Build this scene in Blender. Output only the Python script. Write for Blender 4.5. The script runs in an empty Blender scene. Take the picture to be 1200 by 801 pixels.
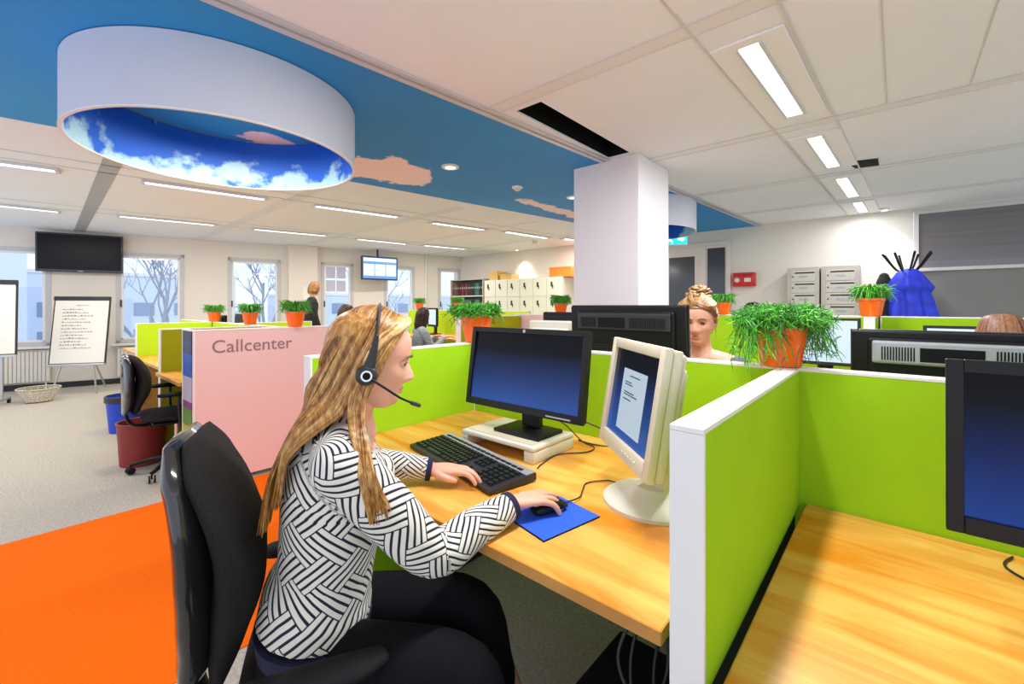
import bpy, bmesh, math, random
import numpy as np
from mathutils import Vector, Matrix, Euler
random.seed(7)
SC = bpy.context.scene
COL = SC.collection
PI = math.pi
R = math.radians
V = Vector
# ------------------------------------------------------------ camera, world, lights, exposure
cam = bpy.data.cameras.new('camera'); co = bpy.data.objects.new('camera', cam); COL.objects.link(co)
co.location = (0, 0, 1.32); co.rotation_euler = (R(90), 0, R(41.2))
cam.sensor_width = 36; cam.lens = 516 / 1200 * 36; cam.shift_y = -42.5 / 1200; cam.clip_start = .02
SC.camera = co
SC.view_settings.view_transform = 'Standard'; SC.view_settings.look = 'None'
SC.view_settings.gamma = 1; SC.view_settings.use_curve_mapping = False
SC.view_settings.exposure = 0.38
W = bpy.data.worlds.new('sky'); SC.world = W; W.use_nodes = True
bgn = W.node_tree.nodes['Background']
bgn.inputs[0].default_value = (.80, .88, 1.0, 1); bgn.inputs[1].default_value = 1.12
CE = 2.536
LAMP = 15.0       # watts per ceiling tube
DOWN = 14.0
WASH = 22.0

def area(loc, sx, sy, power, color=(1, .96, .92), rz=0, tilt=None):
    l = bpy.data.lights.new('lamp_light', 'AREA'); l.shape = 'RECTANGLE'; l.size = sx; l.size_y = sy
    l.energy = power; l.color = color
    o = bpy.data.objects.new('lamp_light', l); COL.objects.link(o); o.location = loc
    o.rotation_euler = tilt if tilt else (0, 0, rz)
    return o
def spot(loc, power, target=None, angle=110, blend=.7, size=.05, color=(1, .9, .78)):
    l = bpy.data.lights.new('spot_light', 'SPOT'); l.energy = power; l.spot_size = R(angle); l.spot_blend = blend
    l.shadow_soft_size = size; l.color = color
    o = bpy.data.objects.new('spot_light', l); COL.objects.link(o); o.location = loc
    if target is not None:
        o.rotation_euler = (V(target) - V(loc)).to_track_quat('-Z', 'Y').to_euler()
    return o

# ------------------------------------------------------------ materials
def nt(name):
    m = bpy.data.materials.new(name); m.use_nodes = True
    return m, m.node_tree.nodes, m.node_tree.links, m.node_tree.nodes['Principled BSDF']
def mat(name, col, rough=.5, metal=0, var=0, vscale=20, bump=0, bscale=200, emit=None, estr=0, spec=None, coat=0, stretch=(1, 1, 1), sss=0):
    m, N, L, b = nt(name)
    b.inputs['Base Color'].default_value = (*col, 1); b.inputs['Roughness'].default_value = rough
    b.inputs['Metallic'].default_value = metal
    if spec is not None: b.inputs['Specular IOR Level'].default_value = spec
    if coat: b.inputs['Coat Weight'].default_value = coat
    if sss:
        b.inputs['Subsurface Weight'].default_value = sss; b.inputs['Subsurface Scale'].default_value = .01
        b.inputs['Subsurface Radius'].default_value = (1, .35, .2)
    if emit: b.inputs['Emission Color'].default_value = (*emit, 1); b.inputs['Emission Strength'].default_value = estr
    if var or bump:
        tc = N.new('ShaderNodeTexCoord'); mp = N.new('ShaderNodeMapping'); mp.inputs['Scale'].default_value = stretch
        L.new(tc.outputs['Object'], mp.inputs[0])
    if var:
        n = N.new('ShaderNodeTexNoise'); n.inputs['Scale'].default_value = vscale; n.inputs['Detail'].default_value = 4
        L.new(mp.outputs[0], n.inputs[0])
        r = N.new('ShaderNodeValToRGB'); e = r.color_ramp.elements
        e[0].position = .3; e[1].position = .7
        e[0].color = (*[max(0, c * (1 - var)) for c in col], 1); e[1].color = (*[min(1, c * (1 + var)) for c in col], 1)
        L.new(n.outputs['Fac'], r.inputs[0]); L.new(r.outputs[0], b.inputs['Base Color'])
    if bump:
        n2 = N.new('ShaderNodeTexNoise'); n2.inputs['Scale'].default_value = bscale
        bp = N.new('ShaderNodeBump'); bp.inputs['Strength'].default_value = bump; bp.inputs['Distance'].default_value = .004
        L.new(mp.outputs[0], n2.inputs[0]); L.new(n2.outputs['Fac'], bp.inputs['Height']); L.new(bp.outputs[0], b.inputs['Normal'])
    return m
def wood_mat(name, c1, c2, rough=.35):
    m, N, L, b = nt(name)
    tc = N.new('ShaderNodeTexCoord'); mp = N.new('ShaderNodeMapping'); mp.inputs['Scale'].default_value = (1.2, 7, 3)
    mp.inputs['Rotation'].default_value = (0, 0, R(-8))
    L.new(tc.outputs['Object'], mp.inputs[0])
    n = N.new('ShaderNodeTexNoise'); n.inputs['Scale'].default_value = 1.6; n.inputs['Detail'].default_value = 7; n.inputs['Distortion'].default_value = .9
    L.new(mp.outputs[0], n.inputs[0])
    r = N.new('ShaderNodeValToRGB'); e = r.color_ramp.elements
    e[0].position = .36; e[1].position = .62; e[0].color = (*c1, 1); e[1].color = (*c2, 1)
    L.new(n.outputs['Fac'], r.inputs[0])
    mp2 = N.new('ShaderNodeMapping'); mp2.inputs['Scale'].default_value = (6, 90, 20); L.new(tc.outputs['Object'], mp2.inputs[0])
    n2 = N.new('ShaderNodeTexNoise'); n2.inputs['Scale'].default_value = 2; L.new(mp2.outputs[0], n2.inputs[0])
    mx = N.new('ShaderNodeMix'); mx.data_type = 'RGBA'; mx.blend_type = 'MULTIPLY'; mx.inputs[0].default_value = .22
    L.new(r.outputs[0], mx.inputs[6]); L.new(n2.outputs['Color'], mx.inputs[7])
    h = N.new('ShaderNodeHueSaturation'); h.inputs['Saturation'].default_value = 1.0; L.new(mx.outputs[2], h.inputs['Color'])
    rgb = N.new('ShaderNodeMix'); rgb.data_type = 'RGBA'; rgb.blend_type = 'MULTIPLY'; rgb.inputs[0].default_value = .25
    L.new(r.outputs[0], rgb.inputs[6]); L.new(n2.outputs['Fac'], rgb.inputs[7]); L.new(rgb.outputs[2], b.inputs['Base Color'])
    b.inputs['Roughness'].default_value = rough
    return m
def sky_mat(name, deep, light, cloud, scale, thr, soft=.08, stretch=(1, 1, 1), seed=0, zband=None, blobs=None):
    m, N, L, b = nt(name)
    tc = N.new('ShaderNodeTexCoord'); mp = N.new('ShaderNodeMapping'); mp.inputs['Scale'].default_value = stretch
    mp.inputs['Location'].default_value = (seed, seed * .7, seed * 1.3)
    L.new(tc.outputs['Object'], mp.inputs[0])
    n = N.new('ShaderNodeTexNoise'); n.inputs['Scale'].default_value = scale; n.inputs['Detail'].default_value = 8; n.inputs['Roughness'].default_value = .55
    L.new(mp.outputs[0], n.inputs[0])
    fac = n.outputs['Fac']
    if zband:   # printed clouds gather along the lower edge of the print
        s = N.new('ShaderNodeSeparateXYZ'); L.new(tc.outputs['Object'], s.inputs[0])
        mr = N.new('ShaderNodeMapRange'); mr.inputs['From Min'].default_value = zband[0]; mr.inputs['From Max'].default_value = zband[1]
        mr.inputs['To Min'].default_value = zband[2]; mr.inputs['To Max'].default_value = zband[3]
        L.new(s.outputs['Z'], mr.inputs[0])
        ad = N.new('ShaderNodeMath'); ad.operation = 'ADD'; L.new(fac, ad.inputs[0]); L.new(mr.outputs[0], ad.inputs[1]); fac = ad.outputs[0]
    if blobs:   # printed clouds, each at its own place on the print
        last = None
        for bx_, by_, rx_, ry_ in blobs:
            mq = N.new('ShaderNodeMapping'); mq.inputs['Location'].default_value = (-bx_ / rx_, -by_ / ry_, 0); mq.inputs['Scale'].default_value = (1 / rx_, 1 / ry_, 0); L.new(tc.outputs['Object'], mq.inputs[0])
            ln = N.new('ShaderNodeVectorMath'); ln.operation = 'LENGTH'; L.new(mq.outputs[0], ln.inputs[0])
            o_ = N.new('ShaderNodeMath'); o_.operation = 'SUBTRACT'; o_.inputs[0].default_value = 1; L.new(ln.outputs['Value'], o_.inputs[1])
            if last is None: last = o_.outputs[0]
            else:
                mm_ = N.new('ShaderNodeMath'); mm_.operation = 'MAXIMUM'; L.new(last, mm_.inputs[0]); L.new(o_.outputs[0], mm_.inputs[1]); last = mm_.outputs[0]
        cl = N.new('ShaderNodeMath'); cl.operation = 'MAXIMUM'; L.new(last, cl.inputs[0]); cl.inputs[1].default_value = -1
        ma = N.new('ShaderNodeMath'); ma.operation = 'MULTIPLY_ADD'; L.new(cl.outputs[0], ma.inputs[0]); ma.inputs[1].default_value = .35; L.new(fac, ma.inputs[2]); fac = ma.outputs[0]
    r = N.new('ShaderNodeValToRGB'); e = r.color_ramp.elements
    e[0].position = thr; e[0].color = (0, 0, 0, 1); e[1].position = thr + soft; e[1].color = (1, 1, 1, 1)
    L.new(fac, r.inputs[0])
    n3 = N.new('ShaderNodeTexNoise'); n3.inputs['Scale'].default_value = .5; L.new(mp.outputs[0], n3.inputs[0])
    mx0 = N.new('ShaderNodeMix'); mx0.data_type = 'RGBA'; L.new(n3.outputs['Fac'], mx0.inputs[0])
    mx0.inputs[6].default_value = (*deep, 1); mx0.inputs[7].default_value = (*light, 1)
    mx = N.new('ShaderNodeMix'); mx.data_type = 'RGBA'; L.new(r.outputs[0], mx.inputs[0])
    L.new(mx0.outputs[2], mx.inputs[6]); mx.inputs[7].default_value = (*cloud, 1)
    L.new(mx.outputs[2], b.inputs['Base Color']); b.inputs['Roughness'].default_value = .6
    return m
def glass_mat(name, tint=(1, 1, 1), gloss=.08):
    m = bpy.data.materials.new(name); m.use_nodes = True; N = m.node_tree.nodes; L = m.node_tree.links
    N.remove(N['Principled BSDF'])
    t = N.new('ShaderNodeBsdfTransparent'); t.inputs[0].default_value = (*tint, 1)
    g = N.new('ShaderNodeBsdfGlossy'); g.inputs['Roughness'].default_value = .02
    mx = N.new('ShaderNodeMixShader'); mx.inputs[0].default_value = gloss
    L.new(t.outputs[0], mx.inputs[1]); L.new(g.outputs[0], mx.inputs[2]); L.new(mx.outputs[0], N['Material Output'].inputs[0])
    return m
def screen_mat(name, stops, lo=0, hi=1, estr=1.0):
    """a lit display: its picture is a vertical run of colours (generated coordinate)"""
    m, N, L, b = nt(name)
    tc = N.new('ShaderNodeTexCoord'); s = N.new('ShaderNodeSeparateXYZ'); L.new(tc.outputs['Generated'], s.inputs[0])
    r = N.new('ShaderNodeValToRGB'); e = r.color_ramp.elements
    e[0].position = stops[0][0]; e[0].color = (*stops[0][1], 1); e[1].position = stops[-1][0]; e[1].color = (*stops[-1][1], 1)
    for p, c in stops[1:-1]:
        q = e.new(p); q.color = (*c, 1)
    L.new(s.outputs['Z'], r.inputs[0])
    L.new(r.outputs[0], b.inputs['Emission Color']); b.inputs['Emission Strength'].default_value = estr
    b.inputs['Base Color'].default_value = (.003, .003, .004, 1); b.inputs['Roughness'].default_value = .22; b.inputs['Specular IOR Level'].default_value = .12
    return m
def weave_mat(name, cell=.044, n=3):
    """knit of pale bars in woven blocks on navy, mapped on the cloth's own UV"""
    m, N, L, b = nt(name)
    def M(op, a, bb=None, c=None):
        x = N.new('ShaderNodeMath'); x.operation = op
        for i, q in enumerate((a, bb, c)):
            if q is None: continue
            if isinstance(q, (int, float)): x.inputs[i].default_value = q
            else: L.new(q, x.inputs[i])
        return x.outputs[0]
    uv = N.new('ShaderNodeUVMap'); uv.uv_map = 'UVMap'
    mp = N.new('ShaderNodeMapping'); mp.inputs['Rotation'].default_value = (0, 0, R(38)); mp.inputs['Scale'].default_value = (1 / cell, 1 / cell, 1)
    nz = N.new('ShaderNodeTexNoise'); nz.inputs['Scale'].default_value = 9; L.new(uv.outputs[0], nz.inputs[0])
    va = N.new('ShaderNodeVectorMath'); va.operation = 'MULTIPLY_ADD'; L.new(nz.outputs['Color'], va.inputs[0]); va.inputs[1].default_value = (.012, .012, 0); L.new(uv.outputs[0], va.inputs[2])
    L.new(va.outputs[0], mp.inputs[0])
    s = N.new('ShaderNodeSeparateXYZ'); L.new(mp.outputs[0], s.inputs[0])
    x, y = s.outputs[0], s.outputs[1]
    k = M('MODULO', M('ADD', M('SUBTRACT', M('FLOOR', x), M('FLOOR', y)), 400.0), 4.0)
    hor = M('LESS_THAN', k, 1.5)      # long blocks laid crosswise, each of n bars
    fy = M('PINGPONG', M('MULTIPLY', y, float(n)), .5); fx = M('PINGPONG', M('MULTIPLY', x, float(n)), .5)
    line = M('ADD', M('MULTIPLY', fy, hor), M('MULTIPLY', fx, M('SUBTRACT', 1.0, hor)))
    r = N.new('ShaderNodeValToRGB'); e = r.color_ramp.elements
    e[0].position = .15; e[0].color = (.012, .010, .028, 1); e[1].position = .21; e[1].color = (.78, .74, .66, 1)
    L.new(line, r.inputs[0]); L.new(r.outputs[0], b.inputs['Base Color'])
    b.inputs['Roughness'].default_value = .9
    bp = N.new('ShaderNodeBump'); bp.inputs['Strength'].default_value = .5; bp.inputs['Distance'].default_value = .003
    L.new(line, bp.inputs['Height']); L.new(bp.outputs[0], b.inputs['Normal'])
    return m
def hair_mat(name, dark, mid, light, rough=.42):
    m, N, L, b = nt(name)
    tc = N.new('ShaderNodeTexCoord'); at = N.new('ShaderNodeAttribute'); at.attribute_name = 'tone'
    n = N.new('ShaderNodeTexNoise'); n.inputs['Scale'].default_value = 1; mp = N.new('ShaderNodeMapping'); mp.inputs['Scale'].default_value = (120, 120, 40)
    L.new(tc.outputs['Object'], mp.inputs[0]); L.new(mp.outputs[0], n.inputs[0])
    ad = N.new('ShaderNodeMath'); ad.operation = 'MULTIPLY_ADD'; L.new(n.outputs['Fac'], ad.inputs[0]); ad.inputs[1].default_value = .7
    L.new(at.outputs['Fac'], ad.inputs[2])
    r = N.new('ShaderNodeValToRGB'); e = r.color_ramp.elements
    e[0].position = .30; e[0].color = (*dark, 1); e[1].position = 1.0; e[1].color = (*light, 1); q = e.new(.62); q.color = (*mid, 1)
    L.new(ad.outputs[0], r.inputs[0]); L.new(r.outputs[0], b.inputs['Base Color'])
    b.inputs['Roughness'].default_value = rough; b.inputs['Specular IOR Level'].default_value = .35
    return m

M = {}
BLOBS = [(-3.52, 2.35, .45, .80), (-3.22, 4.55, .22, .8), (-3.45, 1.20, .20, .35), (-3.0, 6.6, .3, .9), (-3.2, -.6, .4, .5)]
M['wall'] = mat('wall_paint', (.80, .74, .68), .85, bump=.05, spec=.15)
M['ceil'] = mat('ceiling_tile', (.84, .85, .89), .9, var=.015, vscale=2, spec=.15)
M['ceil_joint'] = mat('ceiling_joint', (.66, .64, .65), .6)
M['ceil_beam'] = mat('ceiling_beam_grey', (.42, .43, .45), .5)
M['metal_trim'] = mat('profile_metal', (.62, .60, .63), .35, .3)
M['carpet'] = mat('carpet_grey', (.52, .475, .405), .95, var=.20, vscale=70, bump=.6, bscale=500, spec=.15)
M['orange_carpet'] = mat('carpet_orange', (.98, .15, .0), .95, var=.05, vscale=60, bump=.3, bscale=400, spec=.15)
M['white'] = mat('white_lacquer', (.85, .82, .80), .35)
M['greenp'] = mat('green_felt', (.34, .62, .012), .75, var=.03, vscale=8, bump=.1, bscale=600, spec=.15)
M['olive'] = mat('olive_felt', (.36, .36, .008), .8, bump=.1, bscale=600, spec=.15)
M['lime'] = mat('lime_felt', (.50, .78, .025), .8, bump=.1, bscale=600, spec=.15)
M['pink'] = mat('pink_panel', (.84, .57, .57), .6, spec=.25)
M['pinktext'] = mat('lettering_mauve', (.30, .17, .20), .6)
M['wood'] = wood_mat('beech_desktop', (.84, .27, .015), (.97, .52, .11))
M['wood_edge'] = wood_mat('beech_edge', (.55, .24, .05), (.74, .36, .09), .45)
M['black'] = mat('black_plastic', (.007, .006, .007), .42, spec=.3)
M['blackm'] = mat('black_matt', (.008, .008, .009), .7, spec=.15)
M['dgrey'] = mat('dark_grey_plastic', (.028, .027, .030), .42, spec=.4)
M['gloss'] = mat('gloss_black', (.02, .018, .02), .15, coat=.5)
M['fabric'] = mat('black_fabric', (.020, .018, .018), .92, var=.3, vscale=300, bump=.4, bscale=900, spec=.15)
M['jeans'] = mat('black_trousers', (.004, .004, .006), .8, bump=.3, bscale=700, spec=.15)
M['beige'] = mat('beige_plastic', (.68, .60, .44), .42)
M['cream'] = mat('cream_plastic', (.74, .70, .60), .42)
M['silver'] = mat('silver_plastic', (.42, .43, .46), .35, .3)
M['key'] = mat('key_black', (.018, .018, .02), .35)
M['chrome'] = mat('chrome', (.7, .7, .72), .18, 1)
M['orangepot'] = mat('orange_pot', (1.0, .15, .004), .3, coat=.25)
M['soil'] = mat('soil', (.04, .025, .015), .9)
M['leaf'] = mat('leaf_green', (.10, .46, .02), .5, var=.45, vscale=60)
M['leaf2'] = mat('leaf_dark', (.05, .24, .03), .5, var=.5, vscale=50)
M['bluepad'] = mat('blue_cloth_pad', (.02, .11, .85), .8)
M['bluebin'] = mat('blue_plastic', (.01, .06, .55), .4)
M['redbin'] = mat('dark_red_plastic', (.26, .02, .015), .5)
M['bag'] = mat('bin_bag', (.02, .02, .025), .35)
M['red'] = mat('red_plastic', (.60, .02, .02), .35)
M['cable'] = mat('cable_rubber', (.015, .015, .015), .5)
M['paper'] = mat('flip_paper', (.86, .82, .76), .7)
M['ink'] = mat('ink_grey', (.30, .28, .28), .8)
M['glass'] = glass_mat('window_glass', (.93, .96, 1), .05)
M['skin'] = mat('skin', (.82, .42, .29), .48, var=.05, vscale=18, sss=.12)
M['lips'] = mat('lips', (.70, .26, .20), .45)
M['eye'] = mat('eye_white', (.55, .50, .48), .3)
M['iris'] = mat('iris', (.035, .05, .07), .2)
M['brow'] = mat('brow_hair', (.16, .08, .04), .8)
M['hair'] = hair_mat('hair_blond', (.13, .045, .010), (.43, .19, .045), (.86, .56, .24), .34)
M['hair2'] = hair_mat('hair_light_brown', (.08, .03, .012), (.25, .11, .04), (.62, .36, .15))
M['hairdark'] = hair_mat('hair_dark', (.01, .006, .005), (.03, .015, .012), (.10, .05, .035))
M['hairbrown'] = hair_mat('hair_brown', (.05, .02, .01), (.16, .06, .03), (.36, .17, .09))
M['knit'] = weave_mat('woven_knit')
M['navy'] = mat('navy_knit', (.012, .012, .05), .85, bump=.3, bscale=900)
M['bluecoat'] = mat('blue_coat', (.02, .04, .62), .6, var=.3, vscale=9)
M['locker'] = mat('locker_cream', (.74, .72, .64), .4)
M['mailgrey'] = mat('mailbox_grey_beige', (.52, .47, .42), .42)
M['mail2'] = mat('mailbox_door', (.60, .55, .49), .4)
M['door'] = mat('door_paint', (.74, .66, .62), .5)
M['darkglass'] = mat('dark_glass', (.045, .05, .065), .12, spec=.6)
M['blindglass'] = mat('grey_glass_blind', (.17, .155, .17), .06, var=.12, vscale=2, stretch=(.3, 1, 14), spec=.7)
M['frost'] = mat('frosted_panel', (.22, .205, .20), .5, var=.08, vscale=1.5)
M['tube'] = mat('lamp_tube', (1, 1, 1), .5, emit=(1, .98, .95), estr=2.2)
M['diffuser'] = mat('lamp_diffuser', (.9, .9, .9), .5, emit=(1, .99, .97), estr=1.8)
M['louvre'] = mat('lamp_louvre', (.66, .68, .72), .35, .2)
M['radiator'] = mat('radiator_enamel', (.78, .74, .68), .4)
M['teal'] = mat('binder_teal', (.02, .16, .14), .5)
M['binder'] = mat('binder_black', (.03, .02, .03), .5)
M['cardboard'] = mat('cardboard', (.66, .42, .14), .7)
M['orangebox'] = mat('orange_crate', (.92, .22, .02), .5)
M['wicker'] = mat('wicker_pale', (.62, .55, .45), .8, var=.3, vscale=60, bump=.6, bscale=90)
M['greyknit'] = mat('grey_knit', (.28, .31, .36), .85, var=.3, vscale=40)
M['slate'] = mat('slate_top', (.09, .10, .12), .8)
M['blue_band'] = sky_mat('sky_print_ceiling', (.008, .17, .58), (.02, .36, .74), (.92, .72, .70), 2.2, .60, .035, (1, 1, 1), 3.1, blobs=BLOBS)
M['drum_in'] = sky_mat('sky_print_drum', (.0, .075, .56), (.0, .15, .72), (.40, .66, .78), 3.2, .52, .07, (1, 1, 1.2), 5.5, (2.18, 2.50, .16, -.20))
M['drum_out'] = mat('drum_fabric', (.62, .63, .72), .7, var=.03, vscale=2)
M['shirt'] = mat('black_shirt', (.015, .014, .016), .85)
M['alu'] = mat('brushed_aluminium', (.55, .55, .57), .35, .8)
M['shoe'] = mat('dark_shoe', (.02, .018, .016), .4)
M['tree'] = mat('bare_bark', (.34, .35, .42), .9)
M['snow'] = mat('pale_ground', (.80, .84, .90), .9, var=.1, vscale=.4)
M['facade'] = mat('pale_facade', (.72, .78, .88), .8)
M['facadewin'] = mat('facade_window', (.28, .36, .50), .3)

# ------------------------------------------------------------ mesh helpers
def nb(): return bmesh.new()
def T(x=0, y=0, z=0, rz=0, rx=0, ry=0):
    return Matrix.Translation((x, y, z)) @ Euler((rx, ry, rz)).to_matrix().to_4x4()
def bx(bm, x0, x1, y0, y1, z0, z1, bev=0, m=None, seg=2):
    r = bmesh.ops.create_cube(bm, size=1)
    vs = r['verts']
    for v in vs:
        v.co = V(((x0 + x1) / 2 + v.co.x * (x1 - x0), (y0 + y1) / 2 + v.co.y * (y1 - y0), (z0 + z1) / 2 + v.co.z * (z1 - z0)))
    if bev:
        es = list({e for v in vs for e in v.link_edges})
        o = bmesh.ops.bevel(bm, geom=es, offset=bev, segments=seg, profile=.5, affect='EDGES')
        vs = list({v for v in o['verts']} | {v for v in vs if v.is_valid})
    if m is not None:
        for v in vs: v.co = m @ v.co
    return bm
def lathe(bm, prof, n=32, m=None, cap0=True, cap1=True):
    rings = []
    for r, z in prof:
        ring = []
        for i in range(n):
            a = 2 * PI * i / n
            p = V((r * math.cos(a), r * math.sin(a), z))
            if m is not None: p = m @ p
            ring.append(bm.verts.new(p))
        rings.append(ring)
    for a, b in zip(rings, rings[1:]):
        for i in range(n):
            bm.faces.new((a[i], a[(i + 1) % n], b[(i + 1) % n], b[i]))
    if cap0: bm.faces.new(list(reversed(rings[0])))
    if cap1: bm.faces.new(rings[-1])
    return bm
def spline(pts, k):
    """Catmull-Rom through pts, k samples per span"""
    P = [V(p) for p in pts]; out = []
    for i in range(len(P) - 1):
        p0 = P[max(i - 1, 0)]; p1 = P[i]; p2 = P[i + 1]; p3 = P[min(i + 2, len(P) - 1)]
        for j in range(k):
            t = j / k
            out.append(.5 * ((2 * p1) + (p2 - p0) * t + (2 * p0 - 5 * p1 + 4 * p2 - p3) * t * t + (3 * p1 - p0 - 3 * p2 + p3) * t ** 3))
    out.append(P[-1]); return out
def spl1(vals, k):
    P = [(v, v) if isinstance(v, (int, float)) else v for v in vals]; o = []
    for i in range(len(P) - 1):
        for j in range(k):
            t = j / k; t = t * t * (3 - 2 * t) * .5 + t * .5
            o.append((P[i][0] * (1 - t) + P[i + 1][0] * t, P[i][1] * (1 - t) + P[i + 1][1] * t))
    o.append(P[-1]); return o
def tube(bm, pts, rad, n=10, up=(0, 0, 1), k=1, round_ends=False, m=None, tone=None, exps=1.0):
    """loft of ellipses along pts; rad: number or (across, along-up) per point"""
    if isinstance(rad, (int, float)): rad = [rad] * len(pts)
    if k > 1: p2 = spline(pts, k); r2 = spl1(rad, k)
    else: p2 = [V(p) for p in pts]; r2 = [(r, r) if isinstance(r, (int, float)) else r for r in rad]
    if round_ends:
        def ext(p, d, r):
            rr = min(r); return [(p + d * rr * s, (r[0] * c, r[1] * c)) for s, c in ((.5, .87), (.87, .5), (.98, .2))]
        d0 = (p2[0] - p2[1]).normalized(); d1 = (p2[-1] - p2[-2]).normalized()
        a = ext(p2[0], d0, r2[0]); b = ext(p2[-1], d1, r2[-1])
        p2 = [q[0] for q in reversed(a)] + p2 + [q[0] for q in b]; r2 = [q[1] for q in reversed(a)] + r2 + [q[1] for q in b]
    rings = []; upv = V(up); side = None
    lay = None
    if tone is not None: lay = bm.verts.layers.float.get('tone') or bm.verts.layers.float.new('tone')
    for i, p in enumerate(p2):
        d = (p2[min(i + 1, len(p2) - 1)] - p2[max(i - 1, 0)])
        if d.length < 1e-9: d = V((0, 0, 1))
        d.normalize()
        s = d.cross(upv)
        if s.length < .05: s = side if side is not None else d.orthogonal()
        s.normalize()
        if side is not None and up == (0, 0, 1) and s.dot(side) < 0: s = -s
        side = s; u = s.cross(d).normalized()
        ring = []
        for j in range(n):
            a = 2 * PI * j / n; c, q = math.cos(a), math.sin(a)
            co_ = p + s * (r2[i][0] * c) + u * (r2[i][1] * q)
            if m is not None: co_ = m @ co_
            v = bm.verts.new(co_)
            if lay is not None: v[lay] = tone
            ring.append(v)
        rings.append(ring)
    for a, b in zip(rings, rings[1:]):
        for j in range(n): bm.faces.new((a[j], a[(j + 1) % n], b[(j + 1) % n], b[j]))
    bm.faces.new(list(reversed(rings[0]))); bm.faces.new(rings[-1])
    return bm
def ball(bm, c, r, m=None, seg=16, tone=None):
    if isinstance(r, (int, float)): r = (r, r, r)
    o = bmesh.ops.create_uvsphere(bm, u_segments=seg, v_segments=max(6, seg // 2), radius=1)
    for v in o['verts']:
        v.co = V((c[0] + v.co.x * r[0], c[1] + v.co.y * r[1], c[2] + v.co.z * r[2]))
        if m is not None: v.co = m @ v.co
    return bm
def prism(bm, poly, z0, z1, m=None):
    f = lambda p: (m @ V(p)) if m is not None else V(p)
    a = [bm.verts.new(f((x, y, z0))) for x, y in poly]; b = [bm.verts.new(f((x, y, z1))) for x, y in poly]
    n = len(poly)
    for i in range(n): bm.faces.new((a[i], a[(i + 1) % n], b[(i + 1) % n], b[i]))
    bm.faces.new(list(reversed(a))); bm.faces.new(b)
    return bm
def obj(name, bm, material, parent=None, smooth=None):
    me = bpy.data.meshes.new(name)
    bmesh.ops.recalc_face_normals(bm, faces=bm.faces[:])
    bm.to_mesh(me); bm.free(); me.materials.append(material)
    if smooth is not None:
        for p in me.polygons: p.use_smooth = True
        try: me.set_sharp_from_angle(angle=R(smooth))
        except Exception: pass
    o = bpy.data.objects.new(name, me); COL.objects.link(o)
    if parent is not None: o.parent = parent
    return o
def tag(o, label, cat, group=None, kind=None):
    o['label'] = label; o['category'] = cat
    if group: o['group'] = group
    if kind: o['kind'] = kind
    return o
def thing(name, label, cat, loc=(0, 0, 0), rz=0, group=None):
    o = bpy.data.objects.new(name, None); COL.objects.link(o); o.empty_display_size = .05
    o.location = loc; o.rotation_euler = (0, 0, rz); return tag(o, label, cat, group)
def struct(name, bm, m, smooth=None, parent=None):
    o = obj(name, bm, m, parent, smooth)
    if parent is None: o['kind'] = 'structure'
    return o
def dup(root, loc, rz, label=None, group=None):
    r = root.copy(); COL.objects.link(r); r.location = loc; r.rotation_euler = (0, 0, rz)
    if label: r['label'] = label
    if group: r['group'] = group
    def rec(src, dst):
        for ch in list(src.children):
            c = ch.copy(); COL.objects.link(c); c.parent = dst; rec(ch, c)
    rec(root, r)
    return r
def fused(name, bm, material, voxel, smooth_it=3, parent=None, keep=False):
    """voxel-fuse overlapping limbs into one continuous surface"""
    me = bpy.data.meshes.new('tmp'); bmesh.ops.recalc_face_normals(bm, faces=bm.faces[:]); bm.to_mesh(me); bm.free()
    t = bpy.data.objects.new('tmp', me); COL.objects.link(t)
    r = t.modifiers.new('r', 'REMESH'); r.mode = 'VOXEL'; r.voxel_size = voxel; r.use_smooth_shade = True
    s = t.modifiers.new('s', 'SMOOTH'); s.factor = .5; s.iterations = smooth_it
    dg = bpy.context.evaluated_depsgraph_get(); dg.update()
    m2 = bpy.data.meshes.new_from_object(t.evaluated_get(dg)); m2.name = name
    bpy.data.objects.remove(t); bpy.data.meshes.remove(me)
    m2.materials.clear(); m2.materials.append(material)
    for p in m2.polygons: p.use_smooth = True
    o = bpy.data.objects.new(name, m2); COL.objects.link(o)
    if parent is not None: o.parent = parent
    return o
def text_obj(name, s, size, material, m, parent=None, extrude=.0015):
    cu = bpy.data.curves.new('txt', 'FONT'); cu.body = s; cu.size = size; cu.extrude = extrude; cu.align_x = 'LEFT'; cu.resolution_u = 4
    t = bpy.data.objects.new('txt', cu); COL.objects.link(t)
    dg = bpy.context.evaluated_depsgraph_get(); dg.update()
    me = bpy.data.meshes.new_from_object(t.evaluated_get(dg)); me.name = name
    bpy.data.objects.remove(t)
    me.transform(m); me.materials.clear(); me.materials.append(material)
    o = bpy.data.objects.new(name, me); COL.objects.link(o)
    if parent is not None: o.parent = parent
    return o

# ------------------------------------------------------------ the room shell
X1, Y0, Y1 = 3.4, -1.6, 7.45
def WX(y): return -10.31 + .286 * y            # window wall line
WA = math.atan2(1, .286)                        # its heading
b = nb(); prism(b, [(WX(Y0), Y0), (X1, Y0), (X1, Y1), (WX(Y1), Y1)], -.08, 0); struct('floor', b, M['carpet'])
b = nb(); prism(b, [(-3.70, -1.6), (-1.90, -1.6), (-1.90, 2.6), (-3.74, 2.6)], 0, .004); tag(obj('carpet_runner', b, M['orange_carpet']), 'bright orange carpet runner laid in the aisle beside the pink divider', 'carpet')
b = nb()
def be(y): return -2.09 + .066 * y              # edges of the printed band
def bf(y): return -4.30 + .142 * y
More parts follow.
